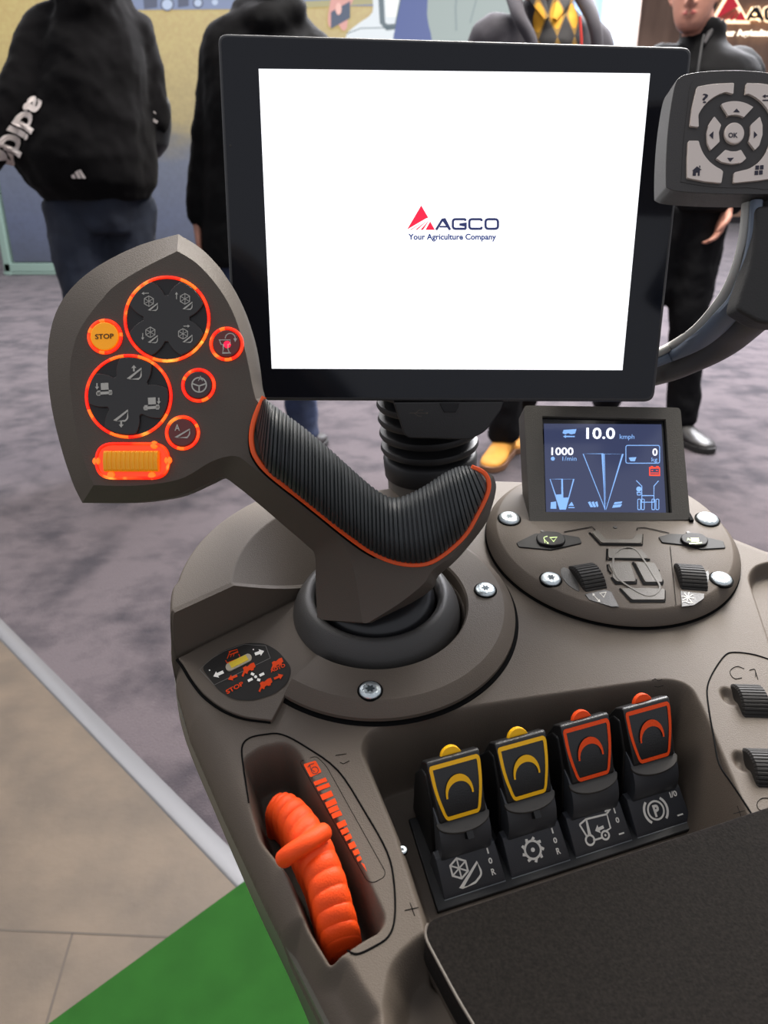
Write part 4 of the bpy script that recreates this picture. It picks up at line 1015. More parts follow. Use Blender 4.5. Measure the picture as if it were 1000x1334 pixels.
# ================================================================== HALL
def PY(x, y, Yw):
    r = ray(x, y); return CAM + r * (Yw / r.y)
cm = bpy.data.materials.new('grey_carpet'); cm.use_nodes = True
nt = cm.node_tree; b = nt.nodes['Principled BSDF']; b.inputs['Roughness'].default_value = .9; b.inputs['Specular IOR Level'].default_value = .12; b.inputs['Sheen Weight'].default_value = .1
tc = nt.nodes.new('ShaderNodeTexCoord'); mp_ = nt.nodes.new('ShaderNodeMapping'); mp_.inputs['Scale'].default_value = (1, 1.0, 1)
n1 = nt.nodes.new('ShaderNodeTexNoise'); n1.inputs['Scale'].default_value = 5.5; n1.inputs['Detail'].default_value = 7; n1.inputs['Roughness'].default_value = .62
n2 = nt.nodes.new('ShaderNodeTexNoise'); n2.inputs['Scale'].default_value = 260
rp = nt.nodes.new('ShaderNodeValToRGB')
rp.color_ramp.elements[0].position = .34; rp.color_ramp.elements[0].color = rgb(38, 34, 39)
rp.color_ramp.elements[1].position = .56; rp.color_ramp.elements[1].color = rgb(70, 63, 66)
bp = nt.nodes.new('ShaderNodeBump'); bp.inputs['Strength'].default_value = .6; bp.inputs['Distance'].default_value = .004
nt.links.new(tc.outputs['Object'], mp_.inputs['Vector']); nt.links.new(mp_.outputs[0], n1.inputs['Vector']); nt.links.new(tc.outputs['Object'], n2.inputs['Vector'])
nt.links.new(n1.outputs['Fac'], rp.inputs['Fac']); nt.links.new(rp.outputs['Color'], b.inputs['Base Color'])
nt.links.new(n2.outputs['Fac'], bp.inputs['Height']); nt.links.new(bp.outputs['Normal'], b.inputs['Normal'])
V, Fc = box((0, 14, -.05), (44, 0, 0), (0, 40, 0), (0, 0, .1)); fl = mk('floor', V, Fc, cm); tag(fl, 'mottled grey carpet floor of the exhibition hall', 'floor', kind='structure')
# beige vinyl with joints
FP = FLOOR
def fpoly(px): return [FP(x, y) for x, y in px]
sa = FP(0, 833); sb = FP(318, 1166); sdv = (sb - sa).normalized(); sn = Vector((-sdv.y, sdv.x, 0))
if sn.y > 0: sn = -sn
a_ = sa - sdv * 3; b_ = sb + sdv * .7
VIN = mat('beige_vinyl', rgb(69, 58, 46), .6, var=.2, vscale=9, bump=.05, bscale=60, spec=.4)
def flat(name, P, z0, z1, m): 
    V, Fc = prism([Vector((p.x, p.y, z1)) for p in P], [Vector((p.x, p.y, z0)) for p in P]); return mk(name, V, Fc, m)
j0 = FP(0, 1214); j1 = FP(235, 1224); jd_ = (j1 - j0).normalized()
s_vec = sdv
# tiles split at the joints: laid by hand where the camera sees them
def side(p): return (p - j0).cross(jd_).z
vin = flat('vinyl_floor', [a_, b_, b_ + sn * 3, a_ + sn * 4], .0005, .0045, VIN); tag(vin, 'beige stone-look vinyl flooring left of the console', 'flooring', kind='structure')
JM = mat('floor_joint', rgb(56, 48, 40), .8)
def jline(name, p, q, w=.0035):
    d = (q - p).normalized(); n = Vector((-d.y, d.x, 0)) * w / 2; z = Vector((0, 0, .0049))
    P = [p + n, q + n, q - n, p - n]
    return mk(name, [Vector((v.x, v.y, .0049)) for v in P], [(0, 1, 2, 3)], JM, smooth=False)
V1 = jline('trim_2', FP(-300, 1201), FP(252, 1225)); tag(V1, 'thin joint across the beige vinyl flooring', 'joint', kind='structure')
V1 = jline('trim_3', FP(95, 1219), FP(20, 1480)); tag(V1, 'thin lengthwise joint in the beige vinyl flooring', 'joint', kind='structure')
ALU = mat('brushed_aluminium', rgb(88, 88, 90), .4, metal=.3, bump=.1, bscale=300)
P = [a_, b_, b_ - sn * .046, a_ - sn * .046]
c1 = [Vector((p.x, p.y, .0005)) for p in P]
e1 = a_ + sn * .000; 
rows = [(0.003, .0048), (0.001, .0062), (-.002, .0068), (-.032, .0068), (-.035, .005), (-.036, .002)]
rings = [[Vector((q.x, q.y, 0)) + sn * o + Vector((0, 0, z)) for o, z in rows] + [Vector((q.x, q.y, .0003)) - sn * .036, Vector((q.x, q.y, .0003)) + sn * .003] for q in (a_, sb + sdv * .05)]
V, Fc = loft(rings); ts = mk('trim_1', V, Fc, ALU); tag(ts, 'bright aluminium edge strip between grey carpet and beige vinyl', 'floor trim', kind='structure')
for t in (.0, .24, .48, .72):
    pass
g0 = FP(78, 1334); g1 = FP(324, 1153); gd = (g1 - g0).normalized()
GRC = mat('green_carpet', rgb(23, 59, 18), .95, spec=.1, bump=.6, bscale=900, var=.08, vscale=20)
gp_ = [g0 - gd * .8, g1, g1 + gd * .55, g1 + gd * .55 + Vector((.3, -1.2, 0)), g0 + Vector((-.2, -1.3, 0)) - gd * .8]
gc = flat('green_carpet', gp_, .010, .0145, GRC); tag(gc, 'bright green carpet piece under the front of the console', 'carpet')
# ---- backlit print wall
WP = Plane((0, 10, 0), (0, -1, 0))
pm = bpy.data.materials.new('backlit_field_print'); pm.use_nodes = True
nt = pm.node_tree; b = nt.nodes['Principled BSDF']; b.inputs['Roughness'].default_value = .5
tc = nt.nodes.new('ShaderNodeTexCoord'); sx = nt.nodes.new('ShaderNodeSeparateXYZ'); nt.links.new(tc.outputs['Object'], sx.inputs[0])
n1 = nt.nodes.new('ShaderNodeTexNoise'); n1.inputs['Scale'].default_value = 3; n1.inputs['Detail'].default_value = 6
mpn = nt.nodes.new('ShaderNodeMapping'); mpn.inputs['Scale'].default_value = (1, 1, 3); nt.links.new(tc.outputs['Object'], mpn.inputs[0]); nt.links.new(mpn.outputs[0], n1.inputs['Vector'])
ad = nt.nodes.new('ShaderNodeMath'); ad.operation = 'MULTIPLY_ADD'; ad.inputs[1].default_value = .35; nt.links.new(n1.outputs['Fac'], ad.inputs[0]); nt.links.new(sx.outputs['Z'], ad.inputs[2])
mr = nt.nodes.new('ShaderNodeMapRange'); mr.inputs['From Min'].default_value = .15; mr.inputs['From Max'].default_value = 4.3; nt.links.new(ad.outputs[0], mr.inputs['Value'])
cr = nt.nodes.new('ShaderNodeValToRGB'); e = cr.color_ramp.elements
e[0].position = 0; e[0].color = rgb(44, 52, 72); e[1].position = 1; e[1].color = rgb(250, 225, 130)
for p, c in ((.16, rgb(72, 82, 112)), (.31, rgb(92, 100, 122)), (.37, rgb(120, 115, 105)), (.42, rgb(176, 156, 100)), (.60, rgb(208, 184, 116)), (.80, rgb(222, 196, 122))):
    q = e.new(p); q.color = c
nt.links.new(mr.outputs[0], cr.inputs[0])
n2 = nt.nodes.new('ShaderNodeTexNoise'); n2.inputs['Scale'].default_value = 22; n2.inputs['Detail'].default_value = 5
mx = nt.nodes.new('ShaderNodeMix'); mx.data_type = 'RGBA'; mx.blend_type = 'OVERLAY'; mx.inputs['Factor'].default_value = .25
nt.links.new(tc.outputs['Object'], n2.inputs['Vector']); nt.links.new(cr.outputs[0], mx.inputs['A']); nt.links.new(n2.outputs['Fac'], mx.inputs['B'])
nt.links.new(mx.outputs['Result'], b.inputs['Emission Color']); b.inputs['Emission Strength'].default_value = .58; b.inputs['Specular IOR Level'].default_value = .05; b.inputs['Base Color'].default_value = (.04, .04, .04, 1)
b.inputs['Base Color'].default_value = (.04, .04, .04, 1)
fb = WP(9, 357); fx0 = WP(20, 340); top = 5.2
PWl = fb.x; PWr = WP(746, 20).x
PW = empty('picture_wall', (0, 10.0, 0), 'large backlit picture wall showing a yellow field and grey road, in a pale green frame', 'display wall')
V, Fc = box(((PWl + PWr) / 2, 10.10, top / 2), (PWr - PWl, 0, 0), (0, .16, 0), (0, 0, top)); mk('wall_panel', V, Fc, mat('grey_green_frame', rgb(112, 132, 122), .5), PW)
zb = WP(20, 341).z
V, Fc = box((PWl + .12 + (PWr - PWl - .24) / 2, 10.0, (zb + top) / 2 - .06), (PWr - PWl - .24, 0, 0), (0, .03, 0), (0, 0, top - zb - .12)); pr = mk('backlit_print', V, Fc, pm, PW)
for nm, c, sx_, sz_ in (('frame_rail', ((PWl + PWr) / 2, 9.985, .09), PWr - PWl, .10), ('frame_post', (PWl + .045, 9.985, top / 2), .08, top), ('frame_lip', ((PWl + PWr) / 2, 9.99, .022), PWr - PWl + .04, .035)):
    V, Fc = box(c, (sx_, 0, 0), (0, .09, 0), (0, 0, sz_)); mk(nm, V, Fc, mat('grey_green_frame', rgb(112, 132, 122), .5), PW, bev=.008)
wp = WP.up(.025)
def prt(name, P, c, es=.9, lift=.0):
    es = es * .8
    m = mat('print_' + name, (.03, .03, .03, 1), .8, emit=c, es=es, spec=.05)
    return decal('printed_' + name, P, wp, m, PW, .003 + lift)
prt('machinery_row', [fill([(150, -60), (560, -60), (560, 8), (420, 8), (330, 12), (180, 13), (150, 12)])], rgb(128, 142, 176), .9)
prt('pale_wheel', [fill(circ(218, 6, 7, 16)), fill(circ(258, 4, 5, 16)), fill(circ(280, 3, 4, 14))], rgb(190, 205, 232), .9, .004)
prt('dark_tyre', [stroke(circ(218, 6, 8, 18), 2, True), stroke(circ(258, 4, 6, 18), 2, True), fill([(186, -10), (205, -10), (205, 10), (188, 12)]), fill([(232, -10), (246, -10), (246, 8), (232, 10)])], rgb(80, 88, 112), .9, .006)
prt('hedge', [fill([(395, 2), (560, -6), (560, 4), (480, 6), (400, 10)])], rgb(176, 168, 120), .9, .004)
prt('white_vehicle', [fill(SP([(450, 60), (452, 44), (468, 30), (485, 16), (496, -20), (600, -40), (600, 60), (450, 60)], 4)[:-1])], rgb(225, 232, 236), .95, .006)
prt('vehicle_door_frame', [stroke([(494, -40), (498, 30), (504, 36), (520, 34), (526, -10)], 7), stroke([(452, 44), (470, 37), (516, 36)], 1.2)], rgb(92, 110, 118), .9, .008)
prt('window_glint', [fill([(502, -30), (522, -30), (516, 22), (503, 22)])], rgb(248, 248, 240), 1.0, .009)
prt('blue_trousers', [fill(SP([(524, -40), (522, 0), (516, 30), (515, 60), (560, 60), (556, 20), (556, -40), (524, -40)], 4)[:-1])], rgb(62, 84, 150), .9, .012)
prt('pale_overall', [fill(SP([(556, -40), (552, 10), (552, 60), (650, 60), (660, -40), (556, -40)], 4)[:-1])], rgb(158, 172, 168), .9, .010)
prt('overall_crease', [stroke([(596, -20), (593, 10), (594, 40)], 2.5), stroke([(620, 0), (612, 30)], 2)], rgb(134, 150, 150), .9, .014)
prt('printed_skin', [fill(SP([(436, -20), (430, 4), (427, 26), (430, 36), (440, 32), (446, 40), (452, 36), (454, 14), (462, -4), (470, -30), (436, -20)], 3)[:-1])], rgb(222, 160, 150), .95, .012)
prt('printed_phone', [fill([(431, 16), (456, 2), (456, 24), (431, 38)])], rgb(62, 78, 104), .9, .016)
prt('printed_thumb', [fill(circ(441, 12, 4, 12, 8))], rgb(244, 190, 178), .95, .018)
prt('cab_post', [fill([(640, -40), (700, -40), (700, 60), (636, 60)])], rgb(170, 182, 182), .9, .009)
prt('blue_panel', [fill([(700, -60), (748, -60), (748, 60), (700, 60)])], rgb(120, 146, 186), .95, .011)
# pale pillars, brightened by painted emission though they are no lamps
def pillar(x0, x1, Yw, c, lbl, es=0, h=6, nm='pillar'):
    a = PY(x0, 26, Yw); b2 = PY(x1, 26, Yw)
    V, Fc = box(((a.x + b2.x) / 2, Yw + .2, h / 2), (b2.x - a.x, 0, 0), (0, .4, 0), (0, 0, h))
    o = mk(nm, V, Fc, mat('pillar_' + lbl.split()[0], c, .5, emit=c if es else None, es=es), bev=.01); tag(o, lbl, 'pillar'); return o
pillar(750, 789, 11.5, rgb(132, 158, 198), 'blue-grey panel with added glow between the picture wall and the white pillar', .3)
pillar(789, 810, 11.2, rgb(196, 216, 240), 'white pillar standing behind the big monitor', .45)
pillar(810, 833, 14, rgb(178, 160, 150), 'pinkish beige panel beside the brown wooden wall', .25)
# brown wooden wall with the lit sign
WM = bpy.data.materials.new('brown_wood_wall'); WM.use_nodes = True; nt = WM.node_tree; b = nt.nodes['Principled BSDF']; b.inputs['Roughness'].default_value = .55
tc = nt.nodes.new('ShaderNodeTexCoord'); mpn = nt.nodes.new('ShaderNodeMapping'); mpn.inputs['Scale'].default_value = (2, 1, .3); n1 = nt.nodes.new('ShaderNodeTexNoise'); n1.inputs['Scale'].default_value = 2; n1.inputs['Detail'].default_value = 6
cr = nt.nodes.new('ShaderNodeValToRGB'); cr.color_ramp.elements[0].color = rgb(120, 92, 76); cr.color_ramp.elements[0].position = .35; cr.color_ramp.elements[1].color = rgb(140, 110, 92); cr.color_ramp.elements[1].position = .65
nt.links.new(tc.outputs['Object'], mpn.inputs[0]); nt.links.new(mpn.outputs[0], n1.inputs[0]); nt.links.new(n1.outputs['Fac'], cr.inputs[0]); nt.links.new(cr.outputs[0], b.inputs['Base Color'])
BY = 24
xa = PY(832, 26, BY).x; V, Fc = box((xa + 6, BY + .2, 6.2), (12, 0, 0), (0, .4, 0), (0, 0, 12)); V = [v for v in V]
ww = mk('wooden_wall', V, Fc, WM); tag(ww, 'tall brown wooden stand wall behind the man in the dark zip jacket', 'wall')
SG = empty('wall_sign', PY(1000, 50, BY - .06), 'backlit sign with red triangle, dark letters and glowing slogan on the brown wall', 'sign')
SP2 = Plane((0, BY - .10, 0), (0, -1, 0))
L2 = lambda x, y: (896.6 + x * .2, -28 + y * .2)
WG = mat('warm_halo', rgb(255, 238, 210), .5, emit=rgb(255, 225, 185), es=1.3)
def relief(name, shapes, pl, m, lift, parent, th=.04):
    V, Fc = merge(shapes); n = len(V)
    A_ = [pl(x, y) + pl.n * lift for x, y in V]; 
    bm = bmesh.new(); vs = [bm.verts.new(p) for p in A_]
    for f in Fc:
        try: bm.faces.new([vs[i] for i in f])
        except ValueError: pass
    r_ = bmesh.ops.extrude_face_region(bm, geom=bm.faces[:]); 
    for g in r_['geom']:
        if isinstance(g, bmesh.types.BMVert): g.co += pl.n * th
    bm.verts.index_update(); VV = [v.co.copy() for v in bm.verts]; FF = [tuple(v.index for v in f.verts) for f in bm.faces]; bm.free()
    return mk(name, VV, FF, m, parent, smooth=False)
def agcow(L, add):
    w = 17 + add; S = lambda P: stroke([L(*p) for p in P], w * (L(1, 0)[0] - L(0, 0)[0]))
    return [S([(377, 275), (424, 198), (432, 198), (478, 275)]), S([(402, 252), (456, 252)]), S(rounded([(590, 210), (586, 198), (498, 198), (498, 267), (590, 267), (590, 236), (545, 236)], [0, 10, 20, 20, 6, 0, 0], 4)),
            S(rounded([(706, 212), (704, 198), (617, 198), (617, 267), (704, 267), (706, 252)], [0, 12, 20, 20, 12, 0], 4)), stroke([L(*p) for p in rounded([(734, 198), (824, 198), (824, 267), (734, 267)], 22, 4)], w * (L(1, 0)[0] - L(0, 0)[0]), True)]
decal('letter_halo', agcow(L2, 22) + [stroke([L2(*p) for p in ((269, 88), (160, 280), (375, 280))], 6, True)], SP2, WG, SG, .005)
relief('sign_letters', agcow(L2, 3), SP2, mat('sign_black', rgb(30, 30, 34), .5), .03, SG)
relief('sign_triangle', logo(L2), SP2, mat('sign_red', rgb(200, 40, 56), .5, emit=rgb(200, 40, 56), es=.4), .03, SG)
relief('sign_slogan', [text('Your Agriculture Company', (932, 47), (1059, 47), 8.2, bold=.02)], SP2, mat('slogan_glow', rgb(255, 245, 225), .5, emit=rgb(255, 240, 215), es=1.6), .03, SG)
V, Fc = box((4, 30, 5), (60, 0, 0), (0, .2, 0), (0, 0, 10)); wb = mk('wall_back', V, Fc, mat('hall_wall', rgb(150, 148, 150), .8)); tag(wb, 'grey back wall of the hall far behind', 'wall', kind='structure')
# ================================================================== PEOPLE
def ell(c, rx, ry, n=20, yaw=0, tilt=None):
    c = Vector(c); out = []
    for i in range(n):
        a = 2 * PI * i / n; x = rx * math.cos(a); y = ry * math.sin(a)
        out.append(c + Vector((x * math.cos(yaw) - y * math.sin(yaw), x * math.sin(yaw) + y * math.cos(yaw), 0)))
    return out
def limb(P, r, n=14):
    pts = spline([Vector(p) for p in P], 5); K = len(P) - 1
    rr = []
    for i in range(len(pts)):
        t = i / 5; k = min(int(t), K - 1); f = t - k; rr.append(r[k] * (1 - f) + r[k + 1] * f)
    a = pts[0] - (pts[1] - pts[0]).normalized() * rr[0] * .5; b = pts[-1] + (pts[-1] - pts[-2]).normalized() * rr[-1] * .5
    return tube([a] + pts + [b], [rr[0] * .55] + rr + [rr[-1] * .55], n)
def blob(name, parts, m, parent, vox=.009, wr=0, wsc=.12, sm=3):
    V, Fc, _ = join(parts)
    o = mk(name, V, Fc, m, parent)
    r = o.modifiers.new('remesh', 'REMESH'); r.mode = 'VOXEL'; r.voxel_size = vox; r.use_smooth_shade = True
    s = o.modifiers.new('smooth', 'SMOOTH'); s.factor = .6; s.iterations = sm
    if wr:
        t = bpy.data.textures.new('wrinkle', 'CLOUDS'); t.noise_scale = wsc; t.noise_depth = 3
        d = o.modifiers.new('wrinkles', 'DISPLACE'); d.texture = t; d.strength = wr; d.mid_level = .5; d.texture_coords = 'LOCAL'
    return o
def headshape(c, f, s=1.0):
    """c: centre, f: facing direction (unit, horizontal); returns closed shapes: skull, jaw, nose, ears, lips, brows"""
    f = Vector(f).normalized(); l = Vector((f.y, -f.x, 0)); up = Vector((0, 0, 1)); c = Vector(c)
    rows = [(-.112, .020, .062, .000), (-.104, .036, .074, -.020), (-.090, .048, .080, -.052), (-.070, .057, .082, -.068), (-.045, .064, .084, -.080), (-.015, .070, .086, -.090), (.02, .074, .088, -.098), (.055, .075, .088, -.100), (.085, .066, .074, -.088), (.108, .046, .048, -.062), (.120, .018, .018, -.030)]
    rings = []
    for z, w, fr, bk in rows:
        ring = []
        for i in range(24):
            a = 2 * PI * i / 24; x = math.cos(a) * w; y = math.sin(a); y = (fr if y > 0 else -bk) * abs(y) ** .9 * (1 if y > 0 else -1)
            if z < -.08 and y < 0: y = y
            ring.append(c + (l * x + f * y + up * z) * s)
        rings.append(ring)
    out = [loft(rings)]
    P = lambda x, y, z: c + (l * x + f * y + up * z) * s
    out.append(tube([P(0, .080, .012), P(0, .092, -.008), P(0, .106, -.028), P(0, .094, -.038), P(0, .080, -.040)], [.006, .009, .013, .012, .006], 10))
    for k in (-1, 1):
        out.append(tube([P(.070 * k, -.008, .018), P(.080 * k, -.018, .022), P(.082 * k, -.022, .0), P(.074 * k, -.010, -.022)], [.006, .010, .009, .006], 8))
        out.append(tube([P(.014 * k, .078, .024), P(.034 * k, .076, .030), P(.054 * k, .060, .022)], [.007, .008, .006], 8))
        out.append(tube([P(.008 * k, .094, -.034), P(.015 * k, .088, -.034)], [.007, .006], 8))
    out.append(tube([P(-.026, .072, -.060), P(0, .086, -.056), P(.026, .072, -.060)], [.004, .0075, .004], 8))
    out.append(tube([P(-.024, .072, -.066), P(0, .084, -.068), P(.024, .072, -.066)], [.004, .008, .004], 8))
    return out, P
def hand(w, d, s=1, curl=.5, side=1, n_=None):
    """palm and five bent fingers at wrist w, pointing along d"""
    w = Vector(w); d = Vector(d).normalized(); n = Vector(n_ or (0, -1, 0)); n = (n - d * n.dot(d)).normalized(); x = d.cross(n) * side
    out = []
    rings = []
    for t, hw, th in ((-.01, .026, .020), (.02, .032, .018), (.05, .040, .016), (.082, .041, .013), (.092, .034, .009)):
        rings.append([w + d * t * s + (x * math.cos(2 * PI * i / 14) * hw + n * math.sin(2 * PI * i / 14) * th) * s for i in range(14)])
    out.append(loft(rings))
    for k, (o, ln) in enumerate(((-.031, .062), (-.010, .074), (.011, .070), (.031, .054))):
        b = w + (d * .082 + x * o) * s; p = [b]; a = 0; q = b.copy()
        for j, fr in enumerate((.45, .30, .25)):
            a += curl * (.6 if j == 0 else .8); q = q + (d * math.cos(a) + n * math.sin(a)) * ln * fr * s; p.append(q.copy())
        out.append(limb(p, [.0095 * s, .0088 * s, .0080 * s, .0068 * s], 8))
    b = w + (d * .022 - x * .030) * s
    out.append(limb([b, b + (d * .026 - x * .026 + n * .006) * s, b + (d * .052 - x * .034 + n * .016) * s, b + (d * .074 - x * .030 + n * .024) * s], [.015 * s, .0125 * s, .0105 * s, .0085 * s], 8))
    return out
def shoe(ank, d, s=1, boot=0):
    ank = Vector(ank); d = Vector(d).normalized(); x = Vector((d.y, -d.x, 0)); rings = []
    for t, hw, h in ((-.075, .022, .05), (-.068, .036, .075), (-.04, .042, .095), (0, .043, .10), (.05, .044, .085), (.09, .048, .066), (.13, .050, .056), (.165, .045, .050), (.19, .030, .040), (.198, .012, .028)):
        rings.append([Vector((ank.x, ank.y, 0)) + d * t * s + x * math.cos(2 * PI * i / 16) * hw * s + Vector((0, 0, (.012 + (h - .012) * (.5 + .5 * math.sin(2 * PI * i / 16))) * s)) for i in range(16)])
    up_ = [loft(rings)]
    if boot: up_.append(limb([Vector((ank.x, ank.y, .06)) - d * .01, Vector((ank.x, ank.y, .12)) - d * .012, Vector((ank.x, ank.y, .20)) - d * .012], [.047, .050, .054]))
    so = []
    for z in (0.002, .026):
        ring = []
        for t, hw in ((-.078, .012), (-.07, .032), (-.04, .042), (.0, .042), (.05, .043), (.10, .050), (.15, .050), (.185, .036), (.202, .014)): ring.append((t, hw))
        pts = [Vector((ank.x, ank.y, z)) + d * t * s + x * hw * s for t, hw in ring] + [Vector((ank.x, ank.y, z)) + d * t * s - x * hw * s for t, hw in reversed(ring)]
        so.append(pts)
    return up_, prism(so[0], so[1])
SKIN = mat('skin', rgb(178, 126, 108), .5, var=.06, vscale=30)
HAIR = mat('dark_hair', rgb(44, 34, 28), .6)
HAIRF = mat('brown_hair', rgb(74, 54, 40), .6)
LIPM = mat('lips', rgb(168, 92, 84), .45)
EYW = mat('eye_white', rgb(225, 220, 215), .2); EYD = mat('eye_dark', rgb(30, 24, 20), .2)
def person(name, label, Yw, J, facing, top_m, leg_m, shoe_m, hem=.86, girth=1.0, depth=1.0, hood=False, collar=False, boot=0, hair=HAIR, wr=.02, shoe_dirs=None, vox=.011, hv=.0, sole_m=None, hip_w=1.0, rows=None):
    """J: joints in world coordinates"""
    f = Vector(facing).normalized(); yaw = math.atan2(f.x, -f.y) * 1.0
    base = Vector((J['pelvis'].x, J['pelvis'].y, 0))
    root = empty(name, base, label, 'person')
    pel, che, nek, hed = J['pelvis'], J['chest'], J['neck'], J['head']
    fy = math.atan2(f.y, f.x) + PI / 2
    def torso(g, d, add, z0, hood_=False):
        rows = []
        if z0 is not None:
            zz = z0
            k = (pel.z - zz)
            rows.append((Vector((pel.x, pel.y, zz)), .150 * g * hip_w + add, .115 * d + add))
            rows.append((Vector((pel.x, pel.y, zz + .06)), .162 * g * hip_w + add, .125 * d + add))
        rows += [(pel + Vector((0, 0, .04)), .165 * g * hip_w + add, .128 * d + add), (pel.lerp(che, .45), .160 * g + add, .130 * d + add), (che, .185 * g + add, .128 * d + add), (che.lerp(nek, .45), .190 * g + add, .112 * d + add), (che.lerp(nek, .72), .165 * (g * .5 + .5) + add, .090 * d + add), (che.lerp(nek, .90), .098 + add, .075 + add), (nek + Vector((0, 0, .02)), .058 + add, .060 + add)]
        return loft([ell(c, a, b, 22, fy) for c, a, b in rows])
    parts = [torso((.92 if rows is None else .78) * girth, (.9 if rows is None else .72), (-.008 if rows is None else -.035), None)]
    parts.append(limb([nek - Vector((0, 0, .03)), nek.lerp(hed, .5), hed - Vector((0, 0, .02))], [.062, .056, .055]))
    hs, HP = headshape(hed, J.get('look', f)); parts += hs
    for s in 'LR':
        sh, el, wr_ = J['sh' + s], J['el' + s], J['wr' + s]
        parts.append(limb([sh, sh.lerp(el, .5), el, el.lerp(wr_, .4), wr_], [.048, .046, .038, .038, .026]))
        hp, kn, an = J['hip' + s], J['kn' + s], J['an' + s]
        parts.append(limb([hp, hp.lerp(kn, .5), kn, kn.lerp(an, .4), an], [.078, .070, .052, .052, .036]))
        dd = J.get('hd' + s, (wr_ - el)); parts += hand(wr_, dd, 1, .45, 1 if s == 'L' else -1, J.get('hn' + s, f))
    blob('body', parts, SKIN, root, vox=.0065, sm=2)
    # clothing
    tp = [torso(girth, depth, .014, hem)] if rows is None else [loft([ell(PY(x, y, Yw), PY(x + hw, y, Yw).x - PY(x, y, Yw).x, dp, 24) for x, y, hw, dp in rows])]
    for s in 'LR':
        sh, el, wr_ = J['sh' + s], J['el' + s], J['wr' + s]
        tp.append(limb([che.lerp(nek, .45).lerp(sh, .6), sh, sh.lerp(el, .5), el, el.lerp(wr_, .5), wr_ - (wr_ - el).normalized() * .01], [.075, .074, .070, .062, .056, .046]))
    if hood:
        b = -f; q = nek + b * .06
        tp.append(limb([q + Vector((-.10 * f.y, .10 * f.x, .02)) - b * .04, q + b * .03 + Vector((0, 0, -.03)), q - Vector((-.10 * f.y, .10 * f.x, -.02)) - b * .04], [.045, .06, .045]))
    if collar:
        V, Fc = tube([nek + Vector((.072 * math.cos(a), .072 * math.sin(a), .030 + .012 * math.cos(a - fy + PI / 2))) for a in [2 * PI * i / 20 for i in range(20)]], [(.040, .010)] * 20, 10, ref=(0, 0, 1), loop=True); tp.append((V, Fc))
    jk = blob('jacket', tp, top_m, root, vox=vox, wr=wr, wsc=.10, sm=4)
    lg = []
    for s in 'LR':
        hp, kn, an = J['hip' + s], J['kn' + s], J['an' + s]
        lg.append(limb([hp + Vector((0, 0, .05)), hp.lerp(kn, .5), kn, kn.lerp(an, .5), an + Vector((0, 0, .0))], [.105, .094, .074, .068, .064]))
    lg.append(loft([ell(c, a, b_, 18, fy) for c, a, b_ in ((pel - Vector((0, 0, .10)), .12 * hip_w, .09), (pel, .150 * hip_w, .115 * depth), (pel + Vector((0, 0, .09)), .145 * girth, .112 * depth))]))
    tr = blob('trousers', lg, leg_m, root, vox=.011, wr=.025, wsc=.09, sm=3)
    for s in 'LR':
        an = J['an' + s]; sd2 = (shoe_dirs or {}).get(s, f)
        u, so = shoe(an, sd2, 1.0, boot)
        o = blob('shoe', u, shoe_m, root, vox=.007, sm=2)
        mk('sole', so[0], so[1], sole_m or mat('dark_sole', rgb(26, 24, 24), .7), o, bev=.003)
    hr = []
    lk = Vector(J.get('look', f)).normalized(); rows = [(-.03, .072, -.088, .02), (.0, .078, .050, -.102), (.04, .082, .078, -.108), (.075, .078, .084, -.104), (.105, .060, .066, -.082), (.125, .030, .034, -.046), (.131, .008, .01, -.012)]
    rings = []
    l = Vector((lk.y, -lk.x, 0))
    for z, w, fr, bk in [(-.05, .066, -.035, -.098), (-.01, .076, -.010, -.106), (.03, .080, .020, -.110), (.060, .082, .074, -.110), (.090, .074, .084, -.100), (.115, .052, .058, -.074), (.130, .022, .026, -.036)]:
        rings.append([hed + l * (w * math.cos(2 * PI * i / 24)) + lk * ((fr + bk) / 2 + (fr - bk) / 2 * math.sin(2 * PI * i / 24)) + Vector((0, 0, z)) for i in range(24)])
    blob('hair', [loft(rings)], hair, root, vox=.008, wr=.01, wsc=.02, sm=1)
    for k in (-1, 1):
        e_ = HP(.031 * k, .068, .006); bmv = lathe(e_ - lk * .010, lk, [(.0001, -.011), (.008, -.008), (.0115, 0), (.010, .006), (.005, .0103), (.0001, .0115)], 16)
        eo = mk('eye', bmv[0], bmv[1], EYW, root); V, Fc = lathe(e_ - lk * .010, lk, [(.0055, .0095), (.004, .0113), (.0001, .0120)], 12); mk('iris', V, Fc, EYD, eo)
    P = [HP(x, y, z) for x, y, z in ((-.024, .077, -.061), (-.010, .088, -.057), (0, .089, -.059), (.010, .088, -.057), (.024, .077, -.061), (.012, .089, -.069), (0, .091, -.072), (-.012, .089, -.069))]
    V, Fc = tube([HP(-.023, .074, -.062), HP(-.010, .0850, -.0605), HP(.010, .0850, -.0605), HP(.023, .074, -.062)], [(.003, .003), (.008, .004), (.008, .004), (.003, .003)], 8, ref=(0, 0, 1)); mk('mouth', V, Fc, LIPM, root)
    return root, jk, tr, HP
BLKH = mat('black_hoodie', rgb(9, 8, 10), .95, spec=.1, bump=.3, bscale=300, sheen=.03)
JEAN = mat('blue_jeans', rgb(18, 26, 42), .85, var=.25, vscale=7, bump=.2, bscale=300)
JEANN = mat('navy_jeans', rgb(36, 46, 72), .85, var=.3, vscale=10)
COAT = mat('black_coat', rgb(7, 7, 9), .85, spec=.15)
BTR = mat('black_trousers', rgb(9, 9, 12), .85, spec=.2)
JKT = mat('black_jacket', rgb(11, 11, 13), .8, spec=.15, bump=.2, bscale=300)
GJK = mat('grey_jacket', rgb(48, 45, 52), .85, bump=.3, bscale=300, var=.12, vscale=12)
SHB = mat('black_shoe', rgb(40, 38, 38), .45)
